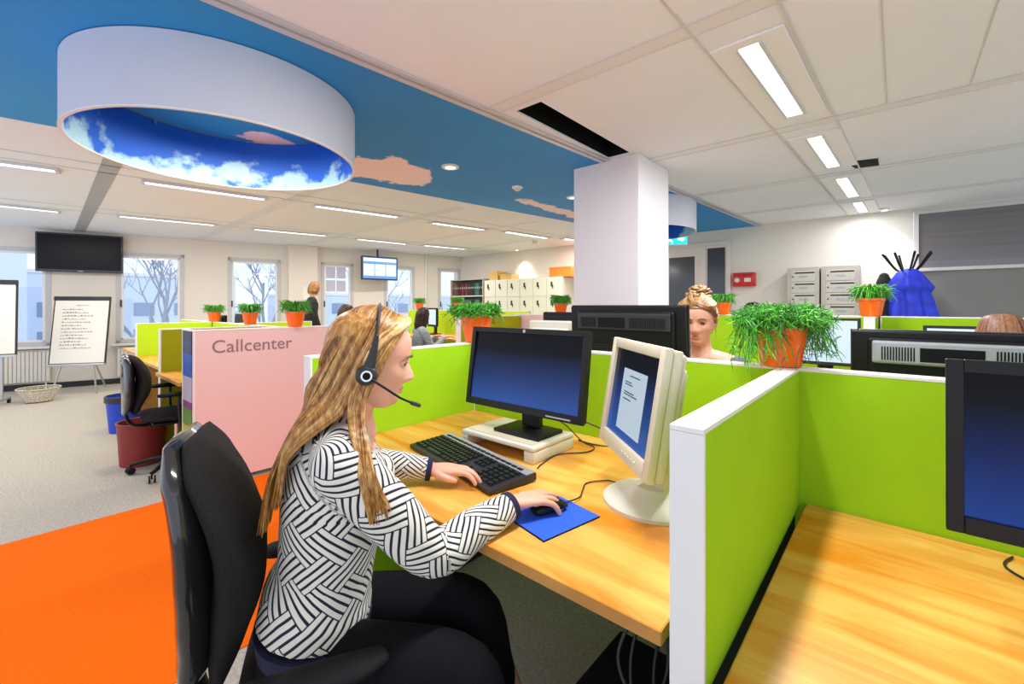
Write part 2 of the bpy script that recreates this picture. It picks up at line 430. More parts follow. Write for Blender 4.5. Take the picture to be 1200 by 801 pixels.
# opening beside the column
ox0, ox1, oy0, oy1 = -1.80, -1.60, 2.09, 3.27
prism(b, [(WX(Y0), Y0), (ox0, Y0), (ox0, Y1), (WX(Y1), Y1)], CE, CE + .012)
bx(b, ox1, X1, Y0, Y1, CE, CE + .012); bx(b, ox0, ox1, Y0, oy0, CE, CE + .012); bx(b, ox0, ox1, oy1, Y1, CE, CE + .012)
struct('ceiling', b, M['ceil'])
b = nb(); bx(b, ox0 - .02, ox1 + .02, oy0 - .02, oy1 + .02, CE + .30, CE + .32)
bx(b, ox0 - .02, ox0, oy0 - .02, oy1 + .02, CE + .0125, CE + .3); bx(b, ox1, ox1 + .02, oy0 - .02, oy1 + .02, CE + .0125, CE + .3)
bx(b, ox0, ox1, oy0 - .02, oy0, CE + .0125, CE + .3); bx(b, ox0, ox1, oy1, oy1 + .02, CE + .0125, CE + .3)
struct('trim_1', b, M['blackm'])
b = nb()
for y in (2.4, 2.75, 3.1): tube(b, [(ox0 + .02, y, CE + .2), (ox1 - .01, y + .1, CE + .22)], .02, 8)
bx(b, ox0 + .03, ox1 - .04, oy0 + .1, oy1 - .1, CE + .22, CE + .27); struct('trim_2', b, M['dgrey'])
# printed band
b = nb(); prism(b, [(bf(Y0), Y0), (be(Y0), Y0), (be(Y1), Y1), (bf(Y1), Y1)], CE - .012, CE - .001); struct('trim_3', b, M['blue_band'])
for n_, (o0, o1, z) in enumerate(((.0, .035, .02), (.045, .075, .014))):
    b = nb(); prism(b, [(be(Y0) + o0, Y0), (be(Y0) + o1, Y0), (be(Y1) + o1, Y1), (be(Y1) + o0, Y1)], CE - z, CE - .001)
    struct('trim_%d' % (4 + n_), b, M['metal_trim'])
b = nb(); prism(b, [(bf(Y0) - .02, Y0), (bf(Y0), Y0), (bf(Y1), Y1), (bf(Y1) - .02, Y1)], CE - .014, CE - .001); struct('trim_6', b, M['white'])
# joints of the right ceiling
tn = 7
for y in (.46, 1.98, 3.53, 5.02, 6.40):
    b = nb(); x0 = be(y) + .08 if y != 1.98 else -1.6
    bx(b, be(y) + .08, X1, y - .045, y + .045, CE - .003, CE - .0005); struct('trim_%d' % tn, b, mat('joint_band', (.80, .77, .77), .6)); tn += 1
    for s in (-.048, .048):
        b = nb(); bx(b, be(y) + .08, X1, y + s - .004, y + s + .004, CE - .006, CE - .0005); struct('trim_%d' % tn, b, M['ceil_joint']); tn += 1
def jx(x, y): return x + .035 * (y - 2)
for x in (-.70, -.36, 1.25, 1.6):
    b = nb(); prism(b, [(jx(x, Y0), Y0), (jx(x, Y0) + .012, Y0), (jx(x, Y1) + .012, Y1), (jx(x, Y1), Y1)], CE - .007, CE - .0005); struct('trim_%d' % tn, b, M['ceil_joint']); tn += 1
for x, y0, y1 in ((-.05, 2.03, 3.48), (.30, 2.03, 3.48), (.62, .5, 1.93)):
    b = nb(); bx(b, x, x + .006, y0, y1, CE - .003, CE - .0005); struct('trim_%d' % tn, b, M['ceil_joint']); tn += 1
# joints and beams of the left ceiling
for y, w, mm in ((.66, .13, 'ceil_beam'), (2.2, .15, 'metal_trim'), (3.78, .16, 'metal_trim'), (5.12, .10, 'metal_trim'), (6.42, .08, 'metal_trim'), (-.95, .13, 'metal_trim')):
    b = nb(); xa = bf(y) - .3
    prism(b, [(WX(y) , y + .1 - w / 2), (xa, y - w / 2 - .1), (xa, y + w / 2 - .1), (WX(y), y + .1 + w / 2)], CE - .004, CE - .0005)
    struct('trim_%d' % tn, b, mat('bay_strip', (.40, .41, .44), .5) if y == .66 else mat('bay_strip_pale', (.74, .76, .80), .5)); tn += 1
for a in (-5.75, -5.45, -8.2, -7.85):
    b = nb(); prism(b, [(a, Y0), (a + .02, Y0), (a + .02 + .135 * (Y1 - Y0), Y1), (a + .135 * (Y1 - Y0), Y1)], CE - .004, CE - .0005)
    struct('trim_%d' % tn, b, M['ceil_joint']); tn += 1
# column
b = nb(); bx(b, -2.155, -1.545, 3.29, 3.90, 0, CE - .001, .006); struct('trim_%d' % tn, b, mat('column_paint', (.80, .76, .78), .7)); tn += 1
# back wall
b = nb(); bx(b, WX(Y1) - .3, .15, Y1, Y1 + .15, 0, CE + .1); bx(b, .15, X1, Y1, Y1 + .15, CE - .03, CE + .1); bx(b, .15, X1, Y1, Y1 + .15, 0, .4); struct('wall_back', b, M['wall'])
# window wall, local frame: s along wall, d out of the room
WMX = Matrix.Translation((WX(0), 0, 0)) @ Euler((0, 0, WA)).to_matrix().to_4x4()   # local x = along, local y = outward(-x world)
KS = math.hypot(1, .286)
wins = [(-1.25, .44), (1.195, 2.09), (2.726, 3.582), (4.30, 4.93), (5.572, 6.266), (6.824, 7.40)]
ZB, ZT = .68, 2.235
b = nb(); s = Y0 * KS
for a, c in wins:
    bx(b, s, a * KS, 0, .25, 0, CE + .1, m=WMX); bx(b, a * KS, c * KS, 0, .25, 0, ZB, m=WMX); bx(b, a * KS, c * KS, 0, .25, ZT, CE + .1, m=WMX); s = c * KS
bx(b, s, 7.75 * KS, 0, .25, 0, CE + .1, m=WMX)
struct('wall_left', b, M['wall'])
b = nb(); bx(b, 3.70 * KS, 4.22 * KS, -.16, 0, 0, CE - .001, .01, m=WMX); struct('trim_%d' % tn, b, M['wall']); tn += 1
b = nb(); tube(b, [WMX @ V((6.52 * KS, -.03, 0)), WMX @ V((6.52 * KS, -.03, CE))], .022, 10); struct('trim_%d' % tn, b, M['white'], 60); tn += 1
b = nb(); bx(b, Y0 * KS, 7.3 * KS, -.015, 0, 0, .09, m=WMX); struct('baseboard_left', b, M['dgrey'])
M['winframe'] = mat('window_frame', (.56, .56, .60), .4)
for i, (a, c) in enumerate(wins):
    a *= KS; c *= KS
    b = nb(); w = .06
    for q in ((a, a + w, ZB, ZT), (c - w, c, ZB, ZT), (a, c, ZB, ZB + w), (a, c, ZT - w, ZT)): bx(b, q[0], q[1], -.012, .07, q[2], q[3], .004, m=WMX)
    fr = struct('window_%d' % (i + 1), b, M['winframe'])
    b = nb(); w2 = .035
    for q in ((a + w, a + w + w2, ZB + w, ZT - w), (c - w - w2, c - w, ZB + w, ZT - w), (a + w, c - w, ZB + w, ZB + w + w2), (a + w, c - w, ZT - w - w2, ZT - w)): bx(b, q[0], q[1], .0, .05, q[2], q[3], .003, m=WMX)
    obj('sash', b, M['white'], fr)
    b = nb(); bx(b, a + w + w2, c - w - w2, .028, .034, ZB + w + w2, ZT - w - w2, m=WMX); obj('pane', b, M['glass'], fr)
    b = nb(); bx(b, a - .03, c + .03, -.13, -.005, ZB - .035, ZB, .005, m=WMX); obj('window_sill', b, M['white'], fr)
    b = nb(); bx(b, a + w * .6 + .02, a + w * .6 + .04, -.035, .0, 1.30, 1.42, .004, m=WMX); obj('handle', b, M['dgrey'], fr)
# radiators
def radiator(a, c, label):
    a *= KS; c *= KS
    t = thing('radiator', label, 'radiator', WMX @ V(((a + c) / 2, -.06, 0)), WA, 'radiators under the windows'); L_ = (c - a) / 2
    b = nb(); n = int(L_ * 2 / .045)
    for i in range(n):
        x = -L_ + (i + .5) * 2 * L_ / n; bx(b, x - .018, x + .018, -.035, -.015, .13, .60, .006)
    bx(b, -L_, L_, -.015, .02, .12, .61, .004); obj('radiator_panel', b, M['radiator'], t)
    b = nb(); bx(b, -L_, L_, -.035, .03, .612, .625, .003); obj('radiator_grille', b, M['white'], t)
    for sx in (-1, 1):
        b = nb(); tube(b, [(sx * (L_ - .05), 0, .12), (sx * (L_ - .05), 0, .005)], .01, 8); obj('pipe', b, M['white'], t)
radiator(-1.2, .45, 'long ribbed cream radiator under the window left of the wall television')
radiator(1.22, 2.05, 'short ribbed cream radiator under the window between the television and flip chart stand')
radiator(2.8, 3.55, 'ribbed cream radiator under the third window, behind the far desks')
# outside
b = nb(); bx(b, -60, -11.6, -30, 40, -3.2, -3.1); tag(obj('snowy_ground', b, M['snow']), 'pale wintry ground outside below the windows', 'ground', kind='structure')
def far_building(x, y, w, d, h, label):
    t = thing('far_building', label, 'building', (x, y, -3.1), 0)
    b = nb(); bx(b, -d / 2, d / 2, -w / 2, w / 2, 0, h, .05); obj('building_wall', b, M['facade'], t)
    k = 0
    for i in range(int(w / 2)):
        for j in range(int(h / 1.6)):
            b = nb(); yy = -w / 2 + 1 + i * 2; bx(b, d / 2, d / 2 + .05, yy - .5, yy + .5, .6 + j * 1.6, 1.4 + j * 1.6, .02); obj('facade_window', b, M['facadewin'], t)
    b = nb(); bx(b, -d / 2 - .1, d / 2 + .1, -w / 2 - .1, w / 2 + .1, h, h + .2); obj('roof_edge', b, M['white'], t)
far_building(-38, 4.5, 12, 6, 6.2, 'low pale office block seen outside through the second window')
far_building(-30, -2.0, 5, 5, 9.0, 'taller narrow pale block outside left of the television')
far_building(-36, 22, 16, 6, 5.2, 'long low building outside beyond the far windows')
def bare_tree(x, y, h, label, seed):
    rnd = random.Random(seed); b = nb()
    def br(p, d, l, r, lev):
        e = p + d * l; mid = p + d * l * .5 + V((rnd.uniform(-.06, .06), rnd.uniform(-.06, .06), 0)) * l
        tube(b, [p, mid, e], [r, r * .8, r * .55], 5 if lev < 2 else 3)
        if lev < 4:
            for i in range(3 if lev else 5):
                q = p + d * l * rnd.uniform(.5, 1)
                nd = (d + V((rnd.uniform(-1, 1), rnd.uniform(-1, 1), rnd.uniform(-.1, .6))) * .8).normalized()
                br(q, nd, l * .62, r * .5, lev + 1)
    br(V((0, 0, 0)), V((0, 0, 1)), h * .45, .13, 0)
    o = obj('bare_tree', b, M['tree']); o.location = (x, y, -3.1); return tag(o, label, 'tree', 'bare winter trees outside')
bare_tree(-15.5, 2.9, 7.0, 'bare branching tree outside the window right of the television', 2)
bare_tree(-17.5, 6.2, 7.5, 'bare tree outside the third window', 5)
bare_tree(-17.0, 11.0, 7.5, 'bare tree outside the window beside the lit wall screen', 8)

# ------------------------------------------------------------ ceiling fittings
def tube_lamp(a, c, label, group):
    ax, ay = a; cx, cy = c
    L_ = math.hypot(cx - ax, cy - ay); rz = math.atan2(cy - ay, cx - ax)
    t = thing('ceiling_lamp', label, 'ceiling light', ((ax + cx) / 2, (ay + cy) / 2, CE), rz, group)
    b = nb(); bx(b, -L_ / 2 - .03, L_ / 2 + .03, -.085, -.05, -.022, -.001, .003); bx(b, -L_ / 2 - .03, L_ / 2 + .03, .05, .085, -.022, -.001, .003)
    bx(b, -L_ / 2 - .03, -L_ / 2, -.05, .05, -.022, -.001); bx(b, L_ / 2, L_ / 2 + .03, -.05, .05, -.022, -.001)
    obj('lamp_frame', b, M['louvre'], t)
    b = nb(); bx(b, -L_ / 2, L_ / 2, -.05, .05, -.012, -.002); obj('lamp_tube', b, M['tube'], t)
    area(((ax + cx) / 2, (ay + cy) / 2, CE - .04), L_, .12, LAMP, (1, .93, .84), rz)
rowA = [((-5.78, -.32), (-5.66, .27)), ((-5.53, .875), (-5.39, 1.90)), ((-5.29, 2.44), (-5.115, 3.47)), ((-5.09, 4.06), (-4.94, 4.95)), ((-4.80, 5.33), (-4.70, 6.31)), ((-4.5, 6.56), (-4.42, 7.2))]
rowB = [((-8.16, -.60), (-8.11, .415)), ((-7.87, .98), (-7.68, 2.01)), ((-7.62, 2.55), (-7.40, 3.58)), ((-7.34, 4.15), (-7.22, 5.10)), ((-7.10, 5.45), (-6.92, 6.39))]
for i, (a, c) in enumerate(rowA):
    tube_lamp(a, c, 'slim tube light, %s of the row beyond the blue print' % ['nearest', 'second nearest', 'third nearest', 'third from the far end', 'second from the far end', 'farthest'][i], 'slim lights by the blue print')
for i, (a, c) in enumerate(rowB):
    tube_lamp(a, c, 'long slim tube light, %s of the row nearest the windows' % ['nearest', 'second', 'middle', 'fourth', 'farthest'][i], 'slim lights by the windows')
def panel_lamp(y0, y1, xoff, label, k_=1.0):
    yc = (y0 + y1) / 2; x = jx(-.53, yc) + xoff; L_ = (y1 - y0) / 2
    t = thing('ceiling_lamp', label, 'ceiling light', (x, yc, CE), -.035, 'recessed lights over the near desks')
    b = nb()
    for q in ((-.155, -.055), (.055, .155)): bx(b, q[0], q[1], -L_ - .06, L_ + .06, -.012, -.001, .002)
    bx(b, -.055, .055, -L_ - .06, -L_, -.012, -.001); bx(b, -.055, .055, L_, L_ + .06, -.012, -.001)
    obj('lamp_panel', b, mat('lamp_panel_white', (.86, .85, .86), .5), t)
    b = nb()
    for sx in (-.055, .043): bx(b, sx, sx + .012, -L_, L_, -.02, -.001)
    obj('lamp_rail', b, M['louvre'], t)
    b = nb(); bx(b, -.043, .043, -L_, L_, -.010, -.002); obj('diffuser', b, M['diffuser'], t)
    area((x, yc, CE - .04), .10, L_ * 2, LAMP * k_, (.93, .96, 1), -.035)
panel_lamp(.72, 1.75, .0, 'recessed louvre light directly over the near green partition', 2.0)
panel_lamp(2.26, 3.28, .0, 'large recessed rectangular light at the top right, nearest of its row', 1.7)
panel_lamp(3.80, 4.72, .02, 'second recessed light of the row right of the column', 1.2)
panel_lamp(5.20, 6.15, .02, 'third recessed light of the row, toward the letterboxes', 0.8)
panel_lamp(6.55, 7.25, .02, 'last recessed light of the row by the back wall', 0.5)
b = nb(); prism(b, [(-.33, 4.66), (-.12, 4.72), (-.12, 4.95), (-.28, 4.92)], CE - .006, CE - .0012); tag(obj('ceiling_slot', b, M['blackm']), 'small dark gap in the ceiling beside the second recessed light', 'opening')
def drum(x, y, r, z0, label, seg=96):
    t = thing('drum_lamp_shade', label, 'ceiling ring', (x, y, 0), 0, 'round fabric drums under the blue ceiling')
    z1 = CE - .016
    b = nb(); prof = [(r, z1), (r, z0), (r - .006, z0), (r - .006, z1)]
    lathe(b, prof[:2], seg, cap0=False, cap1=False); obj('outer_skin', b, M['drum_out'], t, 60)
    b = nb(); lathe(b, [(r - .012, z0 + .002), (r - .012, z1)], seg, cap0=False, cap1=False); obj('inner_print', b, M['drum_in'], t, 60)
    b = nb(); lathe(b, [(r + .002, z0 + .004), (r + .002, z0 - .002), (r - .014, z0 - .002), (r - .014, z0 + .004)], seg, cap0=False, cap1=False); obj('rim', b, M['white'], t, 40)
    b = nb(); lathe(b, [(r - .014, z1 - .006), (r - .02, z1 - .006), (r - .02, z1), (r - .014, z1)], seg, cap0=False, cap1=False); obj('hoop', b, M['chrome'], t, 40)
    b = nb()
    for a in (20, 110, 200, 290): bx(b, r - .03, r - .016, -.01, .01, z1 - .03, z1, m=Matrix.Rotation(R(a), 4, 'Z'))
    obj('bracket', b, M['chrome'], t)
drum(-2.96, .85, .70, 2.18, 'large white round drum lined with sky print under the blue ceiling')
drum(-2.42, 5.04, .70, 2.19, 'far drum shade half hidden behind the white column')
def downlight(x, y, label, power, wide=120):
    t = thing('downlight', label, 'ceiling light', (x, y, CE - .012), 0, 'round downlights in the blue ceiling')
    b = nb(); lathe(b, [(.045, -.001), (.075, -.001), (.075, -.012), (.05, -.018), (.045, -.008)], 28, cap0=False, cap1=False); obj('lamp_ring', b, M['white'], t, 40)
    b = nb(); lathe(b, [(.0455, -.006), (.0455, -.002)], 24); obj('bulb', b, M['tube'], t, 40)
    if power: spot((x, y, CE - .04), power, (x, y, 0), wide)
downlight(-3.13, .886, 'round downlight inside the large drum', DOWN * 3.2, 172)
downlight(-2.905, 2.51, 'round downlight between the drum and the smoke detector', DOWN)
downlight(-2.70, 4.115, 'round downlight beyond the smoke detector, by the column', DOWN)
t = thing('smoke_detector', 'small round white smoke detector in the blue ceiling', 'smoke detector', (-2.89, 3.384, CE - .012))
b = nb(); lathe(b, [(.055, -.001), (.055, -.015), (.045, -.022)], 24); obj('detector_base', b, M['white'], t, 40)
b = nb(); lathe(b, [(.032, -.022), (.032, -.036), (.02, -.045)], 24); obj('detector_cap', b, M['cream'], t, 40)
t = thing('smoke_detector', 'smoke detector on the white ceiling above the lockers', 'smoke detector', (-5.115, 6.5, CE))
b = nb(); lathe(b, [(.055, -.001), (.055, -.02), (.035, -.05)], 20); obj('detector_base', b, M['cream'], t, 40)
# wall washers at the back
def washer(x, y, label):
    t = thing('wall_washer', label, 'ceiling light', (x, y, CE), 0, 'spot lights by the back wall')
    b = nb(); lathe(b, [(.05, -.001), (.05, -.01), (.04, -.03)], 20); obj('lamp_ring', b, M['white'], t, 40)
    b = nb(); lathe(b, [(.03, -.030), (.03, -.034)], 20); obj('bulb', b, M['tube'], t, 40)
    spot((x, y, CE - .06), WASH, (x, Y1, 1.75), 75, .8, .03)
washer(-6.15, 7.18, 'ceiling spot shining on the wall above the lockers')
washer(-.12, 7.18, 'ceiling spot shining on the wall above the letterboxes')
# exit sign
t = thing('exit_sign', 'glowing blue-green emergency exit sign hanging below the far drum', 'sign', (-2.36, 6.17, 0), R(25))
b = nb(); bx(b, -.17, .17, -.02, .02, 2.17, 2.33, .004); obj('sign_box', b, M['white'], t)
b = nb(); bx(b, -.16, .16, -.024, -.0205, 2.18, 2.32); obj('sign_face', b, mat('sign_green', (.0, .35, .35), .4, emit=(.0, .62, .66), estr=1.1), t)
b = nb(); Mz = T(0, -.0255, 2.25, 0, R(90))
prism(b, [(.04, .015), (.09, .015), (.09, .04), (.14, 0), (.09, -.04), (.09, -.015), (.04, -.015)], -.001, .001, Mz)
prism(b, [(-.05, .045), (-.03, .045), (-.03, .065), (-.05, .065)], -.001, .001, Mz)
prism(b, [(-.07, .04), (-.03, .035), (-.01, .01), (-.02, .0), (-.04, .018), (-.05, -.005), (-.02, -.03), (-.03, -.06), (-.045, -.055), (-.04, -.035), (-.07, -.02), (-.11, -.05), (-.12, -.04), (-.075, 0)], -.001, .001, Mz)
obj('pictogram', b, mat('sign_white', (.9, .95, .95), .4, emit=(.8, 1, 1), estr=1.2), t)
b = nb(); tube(b, [(-.1, 0, 2.33), (-.1, 0, CE - .02)], .004, 6); tube(b, [(.1, 0, 2.33), (.1, 0, CE - .02)], .004, 6); obj('hanger', b, M['chrome'], t)

# ------------------------------------------------------------ partitions, dividers and desks
TOP = 1.115
def partition(x0, y0, x1, y1, h, label, mm='greenp', th=.056, z0=.04, ends=(1, 1), group='green desk partitions', lower=None, name='desk_partition'):
    L_ = math.hypot(x1 - x0, y1 - y0); rz = math.atan2(y1 - y0, x1 - x0)
    t = thing(name, label, 'partition', ((x0 + x1) / 2, (y0 + y1) / 2, 0), rz, group); H_ = L_ / 2
    e0 = .010 if ends[0] else 0; e1 = .010 if ends[1] else 0
    b = nb(); bx(b, -H_ + e0, H_ - e1, -th / 2, th / 2, lower if lower else z0, h - .010); obj('panel', b, M[mm], t)
    if lower:
        b = nb(); bx(b, -H_ + e0, H_ - e1, -th / 2 + .012, th / 2 - .012, z0, lower); obj('lower_panel', b, M['blackm'], t)
    b = nb(); bx(b, -H_, H_, -th / 2 - .001, th / 2 + .001, h - .010, h, .0015)
    if ends[0]: bx(b, -H_, -H_ + .010, -th / 2 - .001, th / 2 + .001, z0, h - .0102, .0015)
    if ends[1]: bx(b, H_ - .010, H_, -th / 2 - .001, th / 2 + .001, z0, h - .0102, .0015)
    obj('edge_trim', b, M['white'], t)
    b = nb(); bx(b, -H_ + .06, -H_ + .14, -th / 2 + .004, th / 2 - .004, 0, z0 - .0005); bx(b, H_ - .14, H_ - .06, -th / 2 + .004, th / 2 - .004, 0, z0 - .0005); obj('foot', b, M['dgrey'], t)
    return t
YB = 1.738
partition(-1.782, YB, 2.6, YB, TOP, 'long green partition standing behind the two near desks', ends=(1, 1))
partition(-.270, .757, -.270, 1.708, TOP, 'nearest green partition with wide white edge, between the two near desks', lower=.665, ends=(1, 0))
partition(-1.812, .80, -1.812, 1.766, TOP, 'green partition left of the desk, behind the woman with the headset', ends=(1, 1))
# left row
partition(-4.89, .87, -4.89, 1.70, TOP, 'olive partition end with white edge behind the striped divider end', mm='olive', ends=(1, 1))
partition(-6.60, .96, -6.60, 1.70, TOP + .003, 'lime partition left of the olive one, above the far desk', mm='lime', ends=(1, 0))
partition(-8.2, YB, -3.84, YB, TOP, 'long lime partition carrying potted plants in the far left row', mm='lime')
partition(-5.9, YB + .04, -5.9, 2.66, TOP, 'lime partition in the far left row beyond the potted plants', mm='lime', ends=(0, 1))
# pink divider with printed end
t = thing('room_divider', 'tall pink divider reading Callcenter with colour striped end', 'divider', (-3.79, 0, 0))
b = nb(); bx(b, -.03, .045, .868, 2.46, .035, 1.135, .001); obj('pink_face', b, M['pink'], t)
b = nb(); bx(b, -.032, .047, .858, 2.47, 1.1355, 1.146, .001); bx(b, -.255, -.032, .858, .885, 1.1355, 1.146, .001); bx(b, -.268, -.255, .858, .885, .035, 1.146, .001); bx(b, .0452, .0475, .858, .868, .035, 1.135); obj('edge_trim', b, M['white'], t)
zz = [(1.135, 1.06, (.02, .015, .06)), (1.0598, .97, (.02, .03, .12)), (.9698, .80, (.02, .10, .42)), (.7998, .62, (.46, .42, .50)), (.6198, .565, (.22, .02, .16)), (.5648, .44, (.10, .26, .02)), (.4398, .36, (.55, .42, .01)), (.3598, .035, (.90, .18, .0))]
for z1, z0, c in zz:
    b = nb(); bx(b, -.255, -.0302, .862, .88, z0, z1); bx(b, -.0298, .0452, .862, .8678, z0, z1) if 0 else None
    o = obj('stripe', b, mat('stripe_print', c, .5), t)
b = nb(); bx(b, -.02, .035, .95, 1.05, 0, .0345); bx(b, -.02, .035, 2.2, 2.3, 0, .0345); obj('foot', b, M['dgrey'], t)
Mt = T(.0465, .965, .975) @ Euler((R(90), 0, R(90))).to_matrix().to_4x4()
text_obj('lettering', 'Callcenter', .135, M['pinktext'], Mt, t)
# second pink panel beside the column
partition(-3.02, 3.50, -2.17, 3.50, 1.235, 'mauve pink panel standing left of the white column', mm='pink', group='pink panels', ends=(1, 0))
# far partitions
partition(-1.30, 4.22, -.175, 4.22, 1.243, 'far green partition left part, behind the potted plant with hanging stems')
partition(-.095, 4.22, 3.2, 4.22, 1.243, 'far green partition at right, below the grey glazing')
partition(-.135, 3.60, -.135, 4.25, 1.246, 'short green partition with white end under the small far potted plant', ends=(1, 1))
partition(-7.6, 5.45, -4.4, 5.45, 1.235, 'farthest green partition behind the seated girl in grey', mm='lime')
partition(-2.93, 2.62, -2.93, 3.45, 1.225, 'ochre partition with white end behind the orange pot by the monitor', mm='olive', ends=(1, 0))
partition(-1.25, 2.75, -1.25, 3.27, 1.14, 'light green partition behind the woman with a hair bun', mm='lime', ends=(1, 0))

def desk(x0, x1, y0, y1, z, label, legs=True, poly=None, group='beech desks'):
    t = thing('desk', label, 'desk', ((x0 + x1) / 2, (y0 + y1) / 2, 0), 0, group); w = (x1 - x0) / 2; d = (y1 - y0) / 2
    b = nb(); bx(b, -w, w, -d, d, z - .0285, z, .0015, seg=1); o = obj('desktop', b, M['wood'], t)
    b = nb(); bx(b, -w, w, -d - .0012, -d - .0002, z - .027, z - .0015); bx(b, w + .0002, w + .0012, -d, d, z - .027, z - .0015); bx(b, -w - .0012, -w - .0002, -d, d, z - .027, z - .0015); obj('edge_band', b, M['wood_edge'], t)
    b = nb(); bx(b, -w + .1, w - .1, d - .12, d - .08, z - .08, z - .03, .003); obj('cross_rail', b, M['dgrey'], t)
    for sx in (-1, 1):
        b = nb(); x = sx * (w - .11); bx(b, x - .02, x + .02, d - .16, d - .08, .05, z - .03, .004); bx(b, x - .02, x + .02, -d + .32, d - .05, 0, .05, .006); bx(b, x - .02, x + .02, -d + .25, d - .08, z - .06, z - .0295, .003)
        obj('leg', b, M['dgrey'], t)
    return t
KD = .74
desk(-1.782, -.318, .765, 1.708, KD, 'beech desk where the woman with the headset works')
desk(-.222, 1.6, .72, 1.706, .678, 'beech desk at the lower right, in front of the dark monitor')
desk(-4.855, -4.065, .84, 1.70, KD, 'yellow desk between the olive partition and the pink divider')
desk(-6.565, -4.925, .93, 1.70, KD, 'desk between the lime and the olive partitions')
desk(-8.0, -6.635, 1.02, 1.70, KD, 'rounded desk end nearest the flip chart, left of the lime partition')
desk(-1.78, .55, 1.77, 2.26, KD, 'desk behind the green partition, used by the woman with a hair bun')
desk(.6, 2.4, 1.77, 2.55, KD, 'desk behind the green partition at the far right')
desk(-1.1, -.17, 3.45, 4.18, KD, 'desk against the far green partition, left of its white end')
desk(-.10, 1.5, 3.45, 4.18, KD, 'desk against the far green partition, right of its white end')
desk(-6.9, -4.6, 4.55, 5.41, .80, 'far desk where the girl in grey sits')
# brown side panels of the far desks
b = nb(); bx(b, -6.56, -6.535, .95, 1.68, .03, .70); tag(obj('desk_side_board', b, M['wood_edge']), 'brown wooden side board under the far desk behind the office chair', 'board')
b = nb(); bx(b, -4.96, -4.93, .93, 1.66, .03, .70); tag(obj('desk_side_board', b, M['wood_edge']), 'brown wooden side board beside the red waste bin', 'board')

# ------------------------------------------------------------ monitors
scr_dark = screen_mat('display_navy', [(0, (.022, .065, .26)), (.35, (.012, .03, .12)), (.75, (.001, .001, .004)), (1, (.0, .0, .001))])
scr_dark2 = screen_mat('display_navy_deep', [(0, (.010, .035, .19)), (.45, (.004, .012, .07)), (.8, (.001, .001, .003)), (1, (.0, .0, .001))])
scr_light = screen_mat('display_pale', [(0, (.62, .78, .95)), (1, (.70, .82, .95))], estr=.9)
def monitor(label, loc, rz, w, h, zb, body='black', screen=None, tilt=0, vent=False, base='rect', basew=.26, based=.19, depth=.05, bez=.022, group='flat desktop monitors', logo=False, hump=.0):
    """origin: base centre on the desk; the display faces local -Y; zb = height of the casing's lower edge"""
    t = thing('monitor', label, 'monitor', loc, rz, group); B = M[body]
    zc = zb + h / 2; Mm = T(0, -.02, zc, 0, -tilt)
    b = nb(); d0 = -depth / 2
    for q in ((-w / 2, -w / 2 + bez, -h / 2, h / 2), (w / 2 - bez, w / 2, -h / 2, h / 2), (-w / 2 + bez, w / 2 - bez, h / 2 - bez, h / 2), (-w / 2 + bez, w / 2 - bez, -h / 2, -h / 2 + bez * 1.3)):
        bx(b, q[0], q[1], d0, d0 + .02, q[2], q[3], .002, m=Mm)
    obj('bezel', b, B, t)
    b = nb(); bx(b, -w / 2 + .003, w / 2 - .003, d0 + .0202, depth / 2 - .012, -h / 2 + .003, h / 2 - .003, .006, m=Mm)
    if hump: bx(b, -w * .38, w * .38, depth / 2 - .0118, depth / 2 + hump, -h * .40, h * .36, .02, m=Mm)
    else: bx(b, -w * .42, w * .42, depth / 2 - .0118, depth / 2 + .008, -h * .40, h * .42, .01, m=Mm)
    back = obj('back_shell', b, B, t)
    sc = nb(); bx(sc, -w / 2 + bez, w / 2 - bez, d0 + .010, d0 + .016, -h / 2 + bez * 1.3, h / 2 - bez, m=None)
    so = obj('screen', sc, screen or scr_dark, t); so.matrix_local = Mm
    if vent:
        b = nb(); yb = depth / 2 + .012
        bx(b, -w * .40, w * .40, yb - .003, yb + .010, h * .16, h * .40, .008, m=Mm); o = obj('vent_band', b, M['silver'] if vent == 2 else M['dgrey'], t)
        b = nb()
        for i in range(24):
            x = -w * .36 + i * w * .012; bx(b, x, x + w * .006, yb + .0102, yb + .0112, h * .20, h * .34, m=Mm)
        for i in range(12):
            x = w * .22 + i * w * .012; bx(b, x, x + w * .006, yb + .0102, yb + .0112, h * .20, h * .34, m=Mm)
        bx(b, -w * .04, w * .20, yb + .0102, yb + .0112, h * .20, h * .34, m=Mm)
        obj('vent_slot', b, M['blackm'], o)
        b = nb()
        for i in range(7):
            z = -.02 - i * .012; bx(b, w * .1, w * .3, yb - .003, yb - .002, z, z + .004, m=Mm)
        obj('lower_grille', b, M['dgrey'], back)
    if logo:
        b = nb(); lathe(b, [(.007, 0), (.007, .001)], 16, m=T(0, d0 - .0215 + .02, h / 2 - bez / 2, 0, R(90)) if 0 else Mm @ T(0, d0 - .0006, h / 2 - bez / 2, 0, R(90)))
        obj('badge', b, M['silver'], t)
        b = nb(); bx(b, w / 2 - .16, w / 2 - .05, d0 - .001, d0 - .0002, -h / 2 + .008, -h / 2 + .013, m=Mm); obj('button_row', b, M['silver'], t)
    b = nb(); bx(b, -.045, .045, .012, .045, .02, zc - .02, .006); bx(b, -.055, .055, .0, .03, zc - .06, zc + .02, .006); obj('stand', b, B, t)
    b = nb()
    if base == 'rect': bx(b, -basew / 2, basew / 2, -based / 2, based / 2, 0, .018, .006)
    else: lathe(b, [(basew / 2, 0), (basew / 2, .010), (basew / 2 * .8, .022), (.07, .030)], 40)
    obj('base', b, B, t, 40)
    return t
monitor('black widescreen monitor with dark blue display on the cream riser', (-1.135, 1.395, .803), 0, .60, .335, .088, tilt=R(8), logo=True, basew=.235, based=.165)
